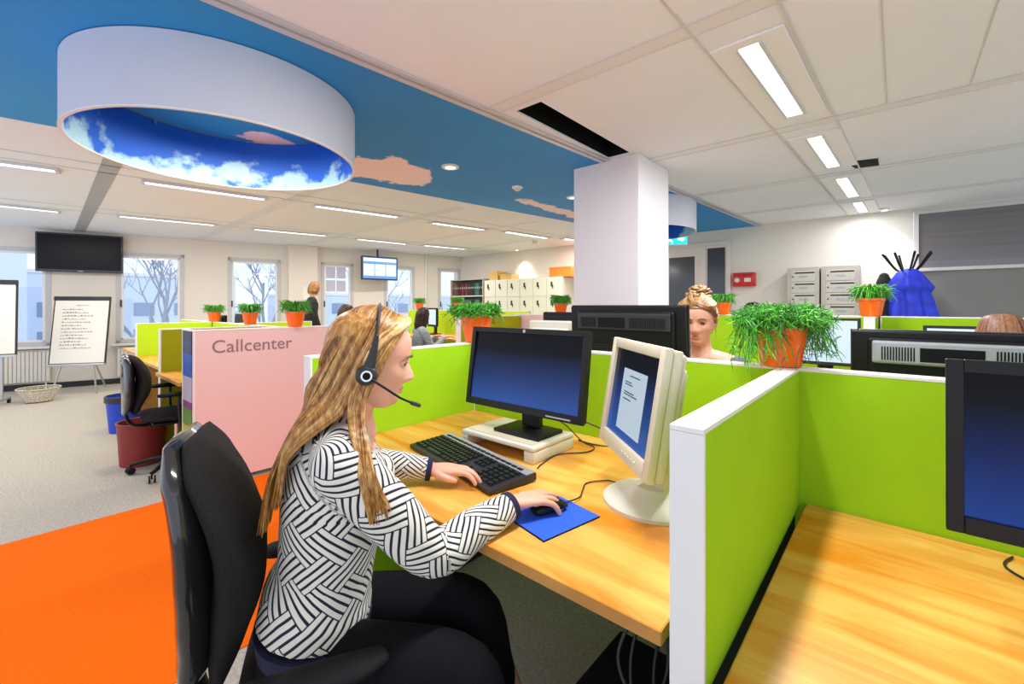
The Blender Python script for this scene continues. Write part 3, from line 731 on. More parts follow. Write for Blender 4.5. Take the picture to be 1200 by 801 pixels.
monitor('black monitor cut off at the right edge, on the lower right desk', (.367, 1.30, .678), 0, .585, .345, .188, screen=scr_dark2, tilt=R(2), bez=.026)
monitor('black monitor seen from behind, left of the woman with a hair bun', (-1.02, 2.00, KD), PI, .62, .36, .222, vent=1, tilt=R(3))
monitor('black monitor with silver vents seen from behind, right of the big plant', (.18, 2.02, KD), PI, .62, .33, .165, vent=2, tilt=R(3))
monitor('beige monitor seen from behind above the black screen', (-1.54, 2.12, KD), PI, .36, .30, .19, body='cream', hump=.05, depth=.06, bez=.03)
monitor('small black monitor seen from behind, right of the orange pot', (-2.0, 2.85, KD + .08), PI, .34, .30, .15)
monitor('monitor with pale lit screen behind the hanging plant stems', (-.385, 3.80, KD), 0, .40, .33, .165, screen=scr_light, bez=.018, body='dgrey')
monitor('monitor with thin pale screen left of the far brown-haired head', (.33, 3.80, KD), 0, .42, .34, .118, screen=scr_light, bez=.018, body='dgrey')
monitor('lit monitor in front of the seated girl in grey', (-5.10, 5.12, .80), 0, .40, .34, .11, screen=scr_light, bez=.018)
monitor('navy framed monitor left of the seated girl in grey', (-6.35, 5.1, .80), R(-15), .40, .34, .14, screen=scr_light, bez=.03)
monitor('black monitor seen from behind in the far left row, left one', (-7.6, 2.05, KD), PI, .50, .34, .10)
monitor('black monitor seen from behind in the far left row, beside the potted plants', (-6.6, 2.05, KD), PI, .58, .34, .13)
b = nb(); bx(b, -7.8, -5.2, 1.775, 2.55, KD - .028, KD, .002); tag(obj('desk', b, M['wood']), 'desk behind the lime partition in the far left row', 'desk', 'beech desks')
b = nb(); bx(b, -2.45, -1.86, 2.55, 3.1, .79, .82, .002); bx(b, -2.44, -2.40, 2.57, 3.08, 0, .789); bx(b, -1.91, -1.87, 2.57, 3.08, 0, .789); tag(obj('side_table', b, M['wood']), 'small side desk under the small black monitor by the column', 'table')

# the beige monitor on the near desk
t = thing('monitor', 'beige older flat monitor on a round foot, showing a letter on dark blue', 'monitor', (-.565, 1.235, KD), R(-43.5), 'flat desktop monitors')
w, h = .405, .345; Mm = T(.0, -.02, .30, 0, R(-9))
b = nb(); bz = .032
for q in ((-w / 2, -w / 2 + bz, -h / 2, h / 2), (w / 2 - bz, w / 2, -h / 2, h / 2), (-w / 2 + bz, w / 2 - bz, h / 2 - bz, h / 2), (-w / 2 + bz, w / 2 - bz, -h / 2, -h / 2 + bz * 1.45)):
    bx(b, q[0], q[1], -.03, -.006, q[2], q[3], .005, m=Mm)
obj('bezel', b, M['beige'], t, 40)
b = nb(); bx(b, -w / 2 + .004, w / 2 - .004, -.0058, .022, -h / 2 + .004, h / 2 - .004, .006, m=Mm); bx(b, -w / 2 + .015, w / 2 - .015, .0222, .04, -h / 2 + .02, h / 2 - .012, .01, m=Mm); bx(b, -w * .36, w * .36, .0402, .075, -h * .36, h * .36, .02, m=Mm); obj('back_shell', b, M['beige'], t, 40)
b = nb(); bx(b, -w / 2 + bz, w / 2 - bz, -.018, -.012, -h / 2 + bz * 1.45, h / 2 - bz); so = obj('screen', b, screen_mat('display_blue_word', [(0, (.02, .07, .30)), (.4, (.012, .035, .15)), (.8, (.001, .002, .01)), (1, (0, 0, .002))]), t); so.matrix_local = Mm
b = nb(); bx(b, -.085, .095, -.0195, -.0185, -.10, .085); do = obj('document_window', b, mat('document_page', (.1, .1, .1), .5, emit=(.35, .45, .55), estr=.8), so)
b = nb()
for z, x0, x1 in ((.065, -.03, .05), (.045, -.06, -.01), (.038, -.06, .0), (.015, -.06, .02), (.008, -.06, .045), (-.006, -.06, .0)): bx(b, x0, x1, -.0203, -.0197, z, z + .003)
obj('text_line', b, mat('page_text', (.02, .02, .03), .6), do)
b = nb()
for i in range(5): bx(b, .02 + i * .022, .034 + i * .022, -.0325, -.0302, -.150, -.144, .0008, m=Mm)
obj('button_row', b, M['cream'], t)
b = nb(); bx(b, -.045, .045, .03, .065, .02, .30, .012); obj('stand', b, M['beige'], t)
b = nb(); lathe(b, [(.145, 0), (.145, .010), (.13, .020), (.07, .032), (.05, .05)], 56, m=T(0, .03, 0)); obj('base', b, M['cream'], t, 40)

# riser
t = thing('monitor_riser', 'low cream plastic monitor riser with open front on the near desk', 'monitor stand', (-1.185, 1.385, KD))
b = nb(); w, d = .385, .265
bx(b, -w / 2, w / 2, -d / 2, d / 2, .045, .063, .006); bx(b, -w / 2, -w / 2 + .035, -d / 2 + .002, d / 2, .0, .0448, .005); bx(b, w / 2 - .05, w / 2, -d / 2 + .002, d / 2, .0, .0448, .005); bx(b, -w / 2 + .0355, w / 2 - .0505, d / 2 - .02, d / 2, .0, .0448)
obj('riser_body', b, M['cream'], t, 40)
b = nb(); bx(b, -w / 2 + .02, w / 2 - .02, -d / 2 + .02, d / 2 - .015, .0631, .066, .002); obj('top_pad', b, M['beige'], t)

# keyboard: far-left to right, slightly rotated
t = thing('keyboard', 'black and silver computer keyboard under the woman\'s left hand', 'keyboard', (-1.195, 1.11, KD), R(-11.5))
w, d = .575, .185
b = nb(); prism(b, [(-d / 2, .004), (d / 2, .006), (d / 2, .030), (-d / 2, .016)], -w / 2, w / 2, Matrix(((0, 0, 1, 0), (1, 0, 0, 0), (0, 1, 0, 0), (0, 0, 0, 1)))); obj('keyboard_case', b, M['dgrey'], t)
def kz(y): return .016 + (y + d / 2) / d * .014
b = nb(); prism(b, [(.055, kz(.055) + .0005), (d / 2 - .002, kz(d / 2) + .0005), (d / 2 - .002, kz(d / 2) + .004), (.055, kz(.055) + .003)], -w / 2 + .004, w / 2 - .004, Matrix(((0, 0, 1, 0), (1, 0, 0, 0), (0, 1, 0, 0), (0, 0, 0, 1)))); obj('silver_strip', b, M['silver'], t)
kb = nb()
rows = [(.042, .9), (.020, 1), (-.001, 1), (-.022, 1), (-.043, 1), (-.064, 1)]
def kcap(x, y, wx=.0165, wy=.0165):
    z = kz(y); prism(kb, [(x - wx / 2, y - wy / 2), (x + wx / 2, y - wy / 2), (x + wx / 2, y + wy / 2), (x - wx / 2, y + wy / 2)], z, z + .003)
    prism(kb, [(x - wx * .4, y - wy * .4), (x + wx * .4, y - wy * .4), (x + wx * .4, y + wy * .4), (x - wx * .4, y + wy * .4)], z + .003, z + .0075)
for ri, (y, s) in enumerate(rows):
    if ri == 5:
        for x, wx in ((-.262, .026), (-.235, .02), (-.210, .022), (-.13, .12), (-.05, .022), (-.025, .02), (.002, .022), (.028, .024)): kcap(x, y, wx)
    else:
        for i in range(15): kcap(-.265 + i * .0210, y)
    for i in range(3):
        if ri not in (3,) and not (ri == 4 and i != 1): kcap(.072 + i * .021, y)
    for i in range(4): kcap(.160 + i * .030, y, .025)
obj('key_field', kb, M['key'], t)['kind'] = 'stuff'
b = nb()
for i in range(16): bx(b, -.26 + i * .032, -.235 + i * .032, .062, .074, kz(.068) + .003, kz(.068) + .006, .001)
obj('media_key', b, M['black'], t)['kind'] = 'stuff'
# mouse pad and mouse
pad = [(-.613, 1.066), (-.652, .863), (-.842, .905), (-.80, 1.105)]
b = nb(); prism(b, pad, KD, KD + .003); o1 = thing('mouse_pad', 'rectangular royal blue mouse pad under the woman\'s right hand', 'mouse pad', (0, 0, 0)); obj('rubber_base', b, M['blackm'], o1)
b = nb(); cx_ = sum(p[0] for p in pad) / 4; cy_ = sum(p[1] for p in pad) / 4
prism(b, [(cx_ + (x - cx_) * .99, cy_ + (y - cy_) * .99) for x, y in pad], KD + .0031, KD + .0048); obj('cloth_top', b, M['bluepad'], o1)
MH = R(72)
t = thing('computer_mouse', 'black wired mouse under the woman\'s right hand on the blue pad', 'mouse', (-.735, .995, KD + .005), MH)
b = nb(); tube(b, [(-.05, 0, .012), (-.03, 0, .016), (0, 0, .018), (.03, 0, .016), (.053, 0, .010)], [(.018, .010), (.028, .016), (.029, .018), (.028, .014), (.020, .008)], 16, k=4); 
for v in b.verts: v.co.z = max(v.co.z, .0005)
obj('mouse_body', b, M['black'], t, 50)
b = nb(); bx(b, .022, .036, -.004, .004, .024, .034, .003); obj('scroll_wheel', b, M['dgrey'], t)
b = nb(); tube(b, [(-.725, 1.05, KD + .012), (-.715, 1.12, KD + .008), (-.74, 1.18, KD + .004), (-.76, 1.24, KD + .004), (-.72, 1.30, KD + .004), (-.69, 1.30, KD + .006), (-.62, 1.33, KD + .004)], .0022, 8, k=8); tag(obj('mouse_cable', b, M['cable'], smooth=60), 'thin black mouse cable curling toward the beige monitor', 'cable')
b = nb(); tube(b, [(-1.12, 1.45, .87), (-1.06, 1.53, .83), (-.98, 1.56, KD + .02), (-.93, 1.57, KD + .004), (-.92, 1.50, KD + .004), (-.99, 1.40, KD + .004), (-.975, 1.28, KD + .004), (-.96, 1.235, KD + .004)], .0025, 8, k=8); tag(obj('keyboard_cable', b, M['cable'], smooth=60), 'black cable running beside the cream riser to the keyboard', 'cable')
b = nb(); tube(b, [(-1.17, 1.47, .90), (-1.0, 1.58, .84), (-.90, 1.62, .80), (-.87, 1.64, KD + .004), (-.95, 1.60, KD + .004), (-1.03, 1.61, KD + .004)], .003, 8, k=8); tag(obj('monitor_cable', b, M['cable'], smooth=60), 'black cable dropping behind the black widescreen monitor', 'cable')
b = nb(); tube(b, [(.30, 1.36, .69), (.27, 1.5, .682), (.2, 1.6, .682), (.22, 1.68, .682)], .0028, 8, k=8); tag(obj('monitor_cable', b, M['cable'], smooth=60), 'thin cable on the lower right desk behind the cut off monitor', 'cable')
# under the desk
t = thing('computer_tower', 'black computer case standing under the right end of the near desk', 'computer', (-.455, .90, 0))
b = nb(); bx(b, -.125, .11, -.22, .22, .02, .42, .006); obj('case', b, M['blackm'], t)
b = nb(); bx(b, -.11, .095, -.228, -.2205, .03, .41, .004); obj('front_cover', b, M['black'], t)
b = nb()
for x in (-.1, .08):
    for y in (-.18, .18): bx(b, x - .012, x + .012, y - .012, y + .012, 0, .0195)
obj('foot', b, M['dgrey'], t)
for i, pts in enumerate([[(-.40, .86, .71), (-.43, .82, .60), (-.38, .83, .52), (-.36, .90, .56), (-.37, .92, .70)], [(-.36, .90, .71), (-.38, .88, .55), (-.345, .86, .46), (-.335, .95, .50), (-.34, 1.0, .70)], [(-.42, .98, .71), (-.44, .90, .55), (-.40, .86, .43), (-.37, .90, .426)]]):
    b = nb(); tube(b, pts, .004, 8, k=8); tag(obj('power_cable', b, M['cable'], smooth=60), ['looped black cable hanging nearest the desk corner', 'looped black cable hanging beside the white partition edge', 'black cable falling to the computer case under the desk'][i], 'cable', 'cables under the near desk')

# ------------------------------------------------------------ office chair
def chair(label, loc, rz, back_top=.98, group='black office chairs', hero=False):
    """faces local +X; origin on the floor under the seat"""
    t = thing('office_chair', label, 'chair', loc, rz, group)
    # seat
    b = nb(); tube(b, [(-.23, 0, .455), (-.18, 0, .46), (0, 0, .455), (.15, 0, .46), (.23, 0, .45), (.255, 0, .435)], [(.17, .015), (.225, .038), (.235, .042), (.23, .042), (.20, .032), (.15, .012)], 28, k=4); obj('seat', b, M['fabric'], t, 60)
    b = nb(); bx(b, -.17, .17, -.16, .16, .395, .42, .015); obj('seat_pan', b, M['black'], t)
    # backrest: cushion in front, shell behind
    zs = [.50, .58, .68, .78, .88, (.88 + back_top) / 2 + .015, back_top]
    xs = [-.270, -.245, -.215, -.215, -.255, -.300, -.325]
    wd = [.10, .150, .185, .195, .185, .15, .07]
    th = [.018, .036, .050, .046, .036, .030, .012]
    if hero: wd = [.085, .120, .155, .175, .18, .165, .105]; xs = [-.270, -.255, -.235, -.232, -.256, -.295, -.318]
    b = nb(); tube(b, [(x, 0, z) for x, z in zip(xs, zs)], list(zip(wd, th)), 28, up=(1, 0, 0), k=5); obj('backrest', b, M['fabric'], t, 60)
    b = nb(); tube(b, [(min(-.275, x - .030) * .45 + .55 * (-.325) - (.012 if i in (0, 6) else .0), 0, z) for i, (x, z) in enumerate(zip(xs, zs))], [(w_ + .008, .040 if i not in (0, 6) else .016) for i, w_ in enumerate(wd)], 28, up=(1, 0, 0), k=5); obj('back_shell', b, M['gloss'], t, 60)
    b = nb(); tube(b, [(-.12, 0, .39), (-.26, 0, .40), (-.315, 0, .48), (-.315, 0, .66)], [(.03, .012)] * 4, 12, up=(1, 0, 0), k=5); obj('back_bar', b, M['black'], t, 50)
    az, ax_ = (.605, -.075) if hero else (.645, 0)
    for s in (-1, 1):
        b = nb(); tube(b, [(.0, s * .17, .405), (-.01, s * .27, .42), (-.02 + ax_ * .5, s * .275, .52), (-.02 + ax_, s * .27, az - .015)], [(.022, .012)] * 4, 12, up=(1, 0, 0), k=5); ar = obj('armrest', b, M['black'], t, 50)
        b = nb(); tube(b, [(-.14 + ax_, s * .27, az), (-.10 + ax_, s * .27, az + .002), (.06 + ax_, s * .265, az + .002), (.13 + ax_, s * .25, az)], [(.028, .012), (.042, .017), (.040, .017), (.025, .011)], 16, k=4, round_ends=True); obj('arm_pad', b, M['blackm'], ar, 50)
    b = nb(); lathe(b, [(.03, .12), (.03, .27), (.02, .27), (.02, .396)], 20); obj('gas_lift', b, M['chrome'], t, 40)
    b = nb(); lathe(b, [(.045, .07), (.05, .10), (.035, .13)], 20); obj('hub', b, M['black'], t, 40)
    for k in range(5):
        a = k * 2 * PI / 5 + .3; c, s = math.cos(a), math.sin(a)
        b = nb(); tube(b, [(c * .03, s * .03, .105), (c * .16, s * .16, .100), (c * .30, s * .30, .072)], [(.028, .020), (.022, .016), (.016, .012)], 10, k=3); lg = obj('leg', b, M['black'], t, 50)
        b = nb(); Mk = T(c * .30, s * .30, .029, a + .6)
        for q in (-.02, .012): lathe(b, [(.028, 0), (.028, .012)], 18, m=Mk @ T(0, q + .012, 0, 0, R(90)))
        tube(b, [Mk @ V((0, 0, 0)), Mk @ V((0, 0, .045))], .006, 6); obj('caster', b, M['black'], lg, 40)
    return t
HC = R(64)
hero_chair = chair('black high-backed office chair the woman with the headset sits on', (-1.045, .565, 0), HC, back_top=1.035, hero=True)
chair('black office chair standing empty by the red waste bin', (-4.40, .90, 0), R(85), back_top=.92)
chair('black office chair of the seated girl in grey', (-5.33, 3.98, 0), R(75))
chair('chair of the woman with a hair bun behind the partition', (-.74, 2.50, 0), R(255))

# ------------------------------------------------------------ people
def head_bm(b, Mh, sc=1.0, n=64, grow=0.0, keep=None, nz=72):
    zt = [-.118, -.112, -.104, -.092, -.078, -.066, -.052, -.036, -.018, 0, .018, .036, .054, .070, .084, .096, .105, .110]
    xf = [.046, .058, .066, .071, .073, .075, .078, .080, .080, .080, .086, .088, .085, .078, .067, .052, .033, .012]
    xb = [.018, .004, -.018, -.048, -.068, -.078, -.086, -.094, -.100, -.104, -.106, -.106, -.103, -.097, -.087, -.073, -.052, -.030]
    wd = [.010, .022, .034, .046, .054, .060, .066, .071, .074, .0755, .0765, .076, .073, .068, .060, .049, .034, .014]
    rings = []
    zz = np.linspace(-.118, .110, nz)
    sm = lambda arr: np.convolve(np.pad(np.interp(zz, zt, arr), 2, mode='edge'), [.1, .2, .4, .2, .1], 'valid')
    XF, XB, WD = sm(xf), sm(xb), sm(wd)
    g = lambda v, s: math.exp(-(v / s) ** 2)
    for i, z in enumerate(zz):
        xc = -.012 if z > -.07 else np.interp(z, [-.118, -.07], [.034, -.012])
        ring = []
        for j in range(n):
            a = 2 * PI * j / n; c, s = math.cos(a), math.sin(a)
            p = .86
            cc = math.copysign(abs(c) ** p, c); ss = math.copysign(abs(s) ** p, s)
            x = xc + ((XF[i] - xc) if c >= 0 else (xc - XB[i])) * cc; y = WD[i] * ss
            if c > 0:
                nose = np.interp(z, [-.056, -.050, -.045, -.038, -.030, -.018, -.006, .004, .016], [0, .009, .022, .0285, .0255, .018, .0105, .0055, 0])
                sg = np.interp(z, [-.05, -.035, .0], [.0135, .012, .0085])
                dx = nose * g(y, sg)
                dx += .004 * g(abs(y) - .012, .006) * g(z + .043, .007)
                dx += (.0060 * g(z + .0635, .0042) + .0065 * g(z + .0745, .0048) - .003 * g(z + .0690, .002)) * g(y, .019)
                dx += .0065 * g(z + .098, .012) * g(y, .018)
                dx -= .004 * g(z + .085, .005) * g(y, .02)
                dx -= .0105 * g(abs(y) - .031, .0145) * g(z + .002, .0105)
                dx += .0045 * g(z - .017, .008) * g(abs(y) - .028, .022)
                dx += .004 * g(abs(y) - .042, .018) * g(z + .030, .016)
                x += dx * min(1, c * 2.5)
            nrm = V((x - xc, y, (z + .0) * .8)).normalized() * grow
            ring.append((V((x, y, z)) + nrm) * sc)
        rings.append(ring)
    vs = [[b.verts.new(Mh @ p) for p in r] for r in rings]
    for r0, r1, q0, q1 in zip(vs, vs[1:], rings, rings[1:]):
        for j in range(n):
            jj = (j + 1) % n
            if keep is None or keep((q0[j] + q1[jj]) / 2): b.faces.new((r0[j], r0[jj], r1[jj], r1[j]))
    if keep is None or keep(rings[-1][0]): b.faces.new(vs[-1])
    if keep is None: b.faces.new(list(reversed(vs[0])))
    else:
        for v in [v for v in b.verts if not v.link_faces]: b.verts.remove(v)
    return b
def ears(b, Mh, sc=1.0):
    for s in (-1, 1):
        tube(b, [Mh @ (V((-.012, s * .074, -.034)) * sc), Mh @ (V((-.016, s * .081, -.012)) * sc), Mh @ (V((-.022, s * .084, .010)) * sc), Mh @ (V((-.012, s * .078, .018)) * sc)], [.006 * sc, .009 * sc, .011 * sc, .007 * sc], 10, k=3, round_ends=True)
def face_parts(root, Mh, sc=1.0, browmat='brow', sep=True):
    for s in (-1, 1):
        b = nb(); ball(b, (.0655, s * .031, -.002), .0118, m=Mh @ Matrix.Scale(sc, 4), seg=20); e = obj('eye', b, M['eye'], root, 60)
        b = nb(); ball(b, (.0718, s * .0322, -.0028), (.0062, .0080, .0076), m=Mh @ Matrix.Scale(sc, 4), seg=14); obj('iris', b, M['iris'], e, 60)
        b = nb(); ball(b, (0, 0, 0), .0129, seg=28)
        bmesh.ops.delete(b, geom=[f for f in b.faces if -.0052 < f.calc_center_median().z < .0022 and f.calc_center_median().x > .003], context='FACES')
        for v in b.verts: v.co = Mh @ ((v.co + V((.0650, s * .031, -.002))) * sc)
        obj('eyelid', b, M['skin'], root, 60)
        b = nb(); tube(b, [Mh @ (V(p) * sc) for p in ((.0735, s * .021, -.0015), (.0785, s * .028, .0012), (.0775, s * .036, .0008), (.0715, s * .043, -.003))], [.0010, .0019, .0021, .0010], 6, k=4); obj('lash_line', b, M['brow'], root, 60)
        b = nb(); tube(b, [Mh @ (V(p) * sc) for p in ((.0885, s * .014, .0150), (.0905, s * .026, .0195), (.0845, s * .040, .0185), (.074, s * .050, .0125))], [(.0016, .003), (.002, .0034), (.0018, .0028), (.001, .0014)], 8, k=4); obj('eyebrow', b, M[browmat], root, 60)
    b = nb()
    tube(b, [Mh @ (V(p) * sc) for p in ((.0675, -.023, -.0685), (.0772, -.012, -.0655), (.0808, 0, -.0655), (.0772, .012, -.0655), (.0675, .023, -.0685))], [(.001, .001), (.0032, .003), (.0034, .0032), (.0032, .003), (.001, .001)], 8, k=4)
    tube(b, [Mh @ (V(p) * sc) for p in ((.0675, -.023, -.0690), (.0765, -.012, -.0735), (.0798, 0, -.0742), (.0765, .012, -.0735), (.0675, .023, -.0690))], [(.001, .001), (.0034, .0034), (.0038, .0038), (.0034, .0034), (.001, .001)], 8, k=4)
    obj('lips', b, M['lips'], root, 60)
def hand_bm(b, Mh, side, curls, thumb_in=0.0, sc=1.0, spread=1.0):
    """palm down, x toward the fingers, thumb on side*+y"""
    S_ = Matrix.Diagonal((sc, sc * side, sc, 1)); MM = Mh @ S_
    tube(b, [(-.05, 0, 0), (0, 0, 0), (.022, .001, .002), (.05, .001, .004), (.078, 0, .003), (.092, -.001, .0)], [(.024, .019), (.024, .017), (.031, .016), (.038, .015), (.038, .012), (.034, .009)], 16, k=3, round_ends=True, m=MM)
    roots = [(.084, .0285, .003), (.090, .0095, .004), (.086, -.0095, .003), (.078, -.0275, .001)]
    lens = [(.040, .024, .020), (.044, .027, .021), (.040, .025, .020), (.031, .019, .018)]
    ang0 = [7, 1, -6, -14]
    for f in range(4):
        p = V(roots[f]); pts = [p - V((.02, 0, 0)), p]; a = R(ang0[f] * spread); pit = 0
        for l, cu in zip(lens[f], curls[f]):
            pit += R(cu); d = V((math.cos(a) * math.cos(pit), math.sin(a) * math.cos(pit), -math.sin(pit))); p = p + d * l; pts.append(p.copy())
        rr = [.0095, .0094, .0084, .0078, .0066]
        tube(b, pts, rr, 12, k=3, round_ends=True, m=MM)
        tip = pts[-1]; 
    tube(b, [(.012, .018, -.002), (.036, .036, -.006), (.062, .052 - thumb_in, -.012), (.092, .056 - thumb_in * 1.6, -.018)], [.014, .0135, .0105, .0080], 12, k=3, round_ends=True, m=MM)
def nails(root, Mh, side, curls, sc=1.0): pass

def setuv(o, chains):
    """UV of a cloth along its limbs: u round the limb, v along it"""
    me = o.data; n = len(me.vertices); co = np.empty(n * 3); me.vertices.foreach_get('co', co); co = co.reshape(-1, 3)
    best = np.full(n, 1e9); U = np.zeros(n); Vv = np.zeros(n); C = np.zeros(n, int); Rr = np.zeros(n)
    for ci, (pts, rad, ref, off) in enumerate(chains):
        P = [np.array(p, float) for p in pts]; acc = off
        for i in range(len(P) - 1):
            a, bb = P[i], P[i + 1]; d = bb - a; L_ = np.linalg.norm(d); d = d / L_
            t_ = np.clip((co - a) @ d, 0, L_); q = a + t_[:, None] * d; w = co - q; dist = np.linalg.norm(w, axis=1)
            rr = rad[i] + (rad[i + 1] - rad[i]) * t_ / L_
            sc_ = dist / rr
            u0 = np.array(ref, float); u0 = u0 - d * (u0 @ d); u0 /= np.linalg.norm(u0); v0 = np.cross(d, u0)
            ang = np.arctan2(w @ v0, w @ u0)
            mk = sc_ < best
            best[mk] = sc_[mk]; U[mk] = ang[mk]; Vv[mk] = (acc + (co - a) @ d)[mk]; C[mk] = ci; Rr[mk] = np.mean(rad)
            acc += L_
    uv = me.uv_layers.new(name='UVMap'); 
    for p in me.polygons:
        ls = list(p.loop_indices); vi = [me.loops[l].vertex_index for l in ls]
        c0 = C[vi[0]]; a0 = U[vi[0]]; r0 = chains[c0][1]; r_ = float(np.mean(r0))
        for l, v in zip(ls, vi):
            a = U[v]
            while a - a0 > PI: a -= 2 * PI
            while a - a0 < -PI: a += 2 * PI
            uv.data[l].uv = (a * r_ + c0 * .5, Vv[v])

def wp(o, *p): return [V(q) for q in p]
# ---- the woman with the headset (world coordinates, root at the origin of her seat)
HT = R(60)
woman = thing('person', 'person in black and white patterned sweater with long blond hair and headset, typing', 'person', (0, 0, 0))
HEADZ = 1.192
HM = T(-.968, .588, HEADZ, R(60)) @ Euler((0, R(9), 0)).to_matrix().to_4x4()
sh_r = V((-.895, .462, .985)); el_r = V((-.806, .645, .752)); wr_r = V((-.775, .885, .787))
sh_l = V((-1.170, .632, .985)); el_l = V((-1.295, .752, .820)); wr_l = V((-1.150, .915, .783))
MR = T(wr_r.x, wr_r.y, wr_r.z + .004, R(73), 0, R(3)); ML = T(wr_l.x, wr_l.y, wr_l.z + .004, R(31), 0, R(2))
curlR = [(8, 22, 16), (6, 24, 18), (10, 28, 20), (14, 26, 18)]
curlL = [(-4, 30, 26), (2, 30, 24), (6, 32, 24), (8, 34, 24)]
cR = V((math.sin(HT), -math.cos(HT), 0))
fw = V((math.cos(HT), math.sin(HT), 0)); rt = V((math.sin(HT), -math.cos(HT), 0))
pel = V((-1.06, .495, .545)); wst = V((-1.048, .512, .70)); che = V((-1.028, .538, .88)); shm = V((-1.036, .545, .99)); nkb = V((-1.018, .560, 1.055))
hipf = V((math.cos(R(48)), math.sin(R(48)), 0)); hiprt = V((math.sin(R(48)), -math.cos(R(48)), 0))
kn_r = V((-.700, .655, .520)); kn_l = V((-.835, .795, .535))
hp_r = pel + hiprt * .085 + V((0, 0, -.03)); hp_l = pel - hiprt * .085 + V((0, 0, -.03))
an_r = V((-.62, .72, .09)); an_l = V((-.74, .90, .09))
b = nb()
head_bm(b, HM); ears(b, HM)
tube(b, [nkb + V((0, 0, -.05)), nkb + V((0, 0, .0)), HM @ V((-.030, 0, -.085)), HM @ V((-.028, 0, -.045))], [(.070, .060), (.052, .050), (.049, .053), (.052, .056)], 24, up=tuple(fw), k=4, round_ends=True)
tube(b, [sh_l, shm + V((0, 0, .0)), sh_r], [.042, .055, .042], 16, k=3, round_ends=True)
tube(b, [pel, wst, che, shm], [(.14, .09), (.11, .08), (.13, .085), (.12, .07)], 24, up=tuple(fw), k=3, round_ends=True)
for s_, e_, w_ in ((sh_r, el_r, wr_r), (sh_l, el_l, wr_l)):
    tube(b, [s_, s_.lerp(e_, .5), e_, e_.lerp(w_, .45), w_], [.042, .036, .033, .031, .023], 14, k=3, round_ends=True)
hand_bm(b, MR, 1, curlR); hand_bm(b, ML, -1, curlL, thumb_in=.012)
for h_, k_, a_ in ((hp_r, kn_r, an_r), (hp_l, kn_l, an_l)): tube(b, [h_, k_, a_], [.07, .048, .03], 14, k=2, round_ends=True)
body = fused('body', b, M['skin'], .0026, 3, woman)
face_parts(woman, HM)
# sweater
b = nb()
hem = pel + V((-.002, -.004, .035))
tube(b, [hem, pel + V((0, .004, .09)), wst, che - fw * .012, shm - fw * .018 + V((0, 0, -.005)), nkb + V((0, 0, -.012))], [(.172, .128), (.166, .125), (.142, .110), (.156, .122), (.140, .098), (.066, .060)], 40, up=tuple(fw), k=5)
for s in (-1, 1): ball(b, che + fw * .075 + rt * (.062 * s) + V((0, 0, .0)), (.058, .058, .06))
tube(b, [sh_l + V((0, 0, -.002)), shm + V((0, 0, .005)), sh_r + V((0, 0, -.002))], [.058, .070, .060], 20, k=4, round_ends=True)
cuff_r = wr_r - (wr_r - el_r).normalized() * .012; cuff_l = wr_l - (wr_l - el_l).normalized() * .012
tube(b, [sh_r, sh_r.lerp(el_r, .5) + rt * .01, el_r, el_r.lerp(wr_r, .5), cuff_r], [.064, .061, .054, .047, .036], 24, k=5)
tube(b, [sh_l, sh_l.lerp(el_l, .5), el_l, el_l.lerp(wr_l, .5), cuff_l], [.062, .058, .052, .045, .035], 24, k=5)
sw = fused('sweater', b, M['knit'], .0055, 4, woman)
setuv(sw, [([hem - V((0, 0, .02)), wst, che, nkb], [.16, .13, .14, .07], tuple(-fw), 0), ([sh_r + (sh_r - el_r) * .42, el_r, cuff_r], [.070, .056, .038], tuple(rt), 0.02), ([sh_l + (sh_l - el_l) * .42, el_l, cuff_l], [.066, .054, .038], tuple(rt), 0.03)])
for c_, w_, e_, r_ in ((cuff_r, wr_r, el_r, .0365), (cuff_l, wr_l, el_l, .0355)):
    d = (w_ - e_).normalized(); b = nb(); tube(b, [c_ - d * .006, c_, c_ + d * .010, c_ + d * .011], [r_ + .001, r_ + .0025, r_ + .001, r_ - .006], 24); obj('cuff', b, M['navy'], sw, 50)
b = nb(); tube(b, [hem + V((0, 0, -.035)), hem + V((0, 0, .004))], [(.170, .126), (.175, .131)], 40, up=tuple(fw)); obj('hem_band', b, M['navy'], sw, 60)
# trousers and shoes
b = nb()
tube(b, [pel + V((0, 0, -.05)), pel + V((0, 0, .05))], [(.165, .125), (.155, .118)], 28, up=tuple(hipf), k=3, round_ends=True)
for h_, k_, a_ in ((hp_r, kn_r, an_r), (hp_l, kn_l, an_l)):
    tube(b, [h_, h_.lerp(k_, .5) + V((0, 0, .012)), k_, k_.lerp(a_, .4), a_], [.090, .080, .064, .058, .046], 22, k=5, round_ends=True)
fused('trousers', b, M['jeans'], .007, 4, woman)
for a_ in (an_r, an_l):
    b = nb(); d = V((.75, .66, 0)).normalized(); tube(b, [a_ + V((0, 0, -.045)) - d * .04, a_ + V((0, 0, -.045)) + d * .05, a_ + V((0, 0, -.06)) + d * .14], [(.036, .042), (.042, .040), (.035, .026)], 16, k=3, round_ends=True); obj('shoe', b, M['shoe'], woman, 60)
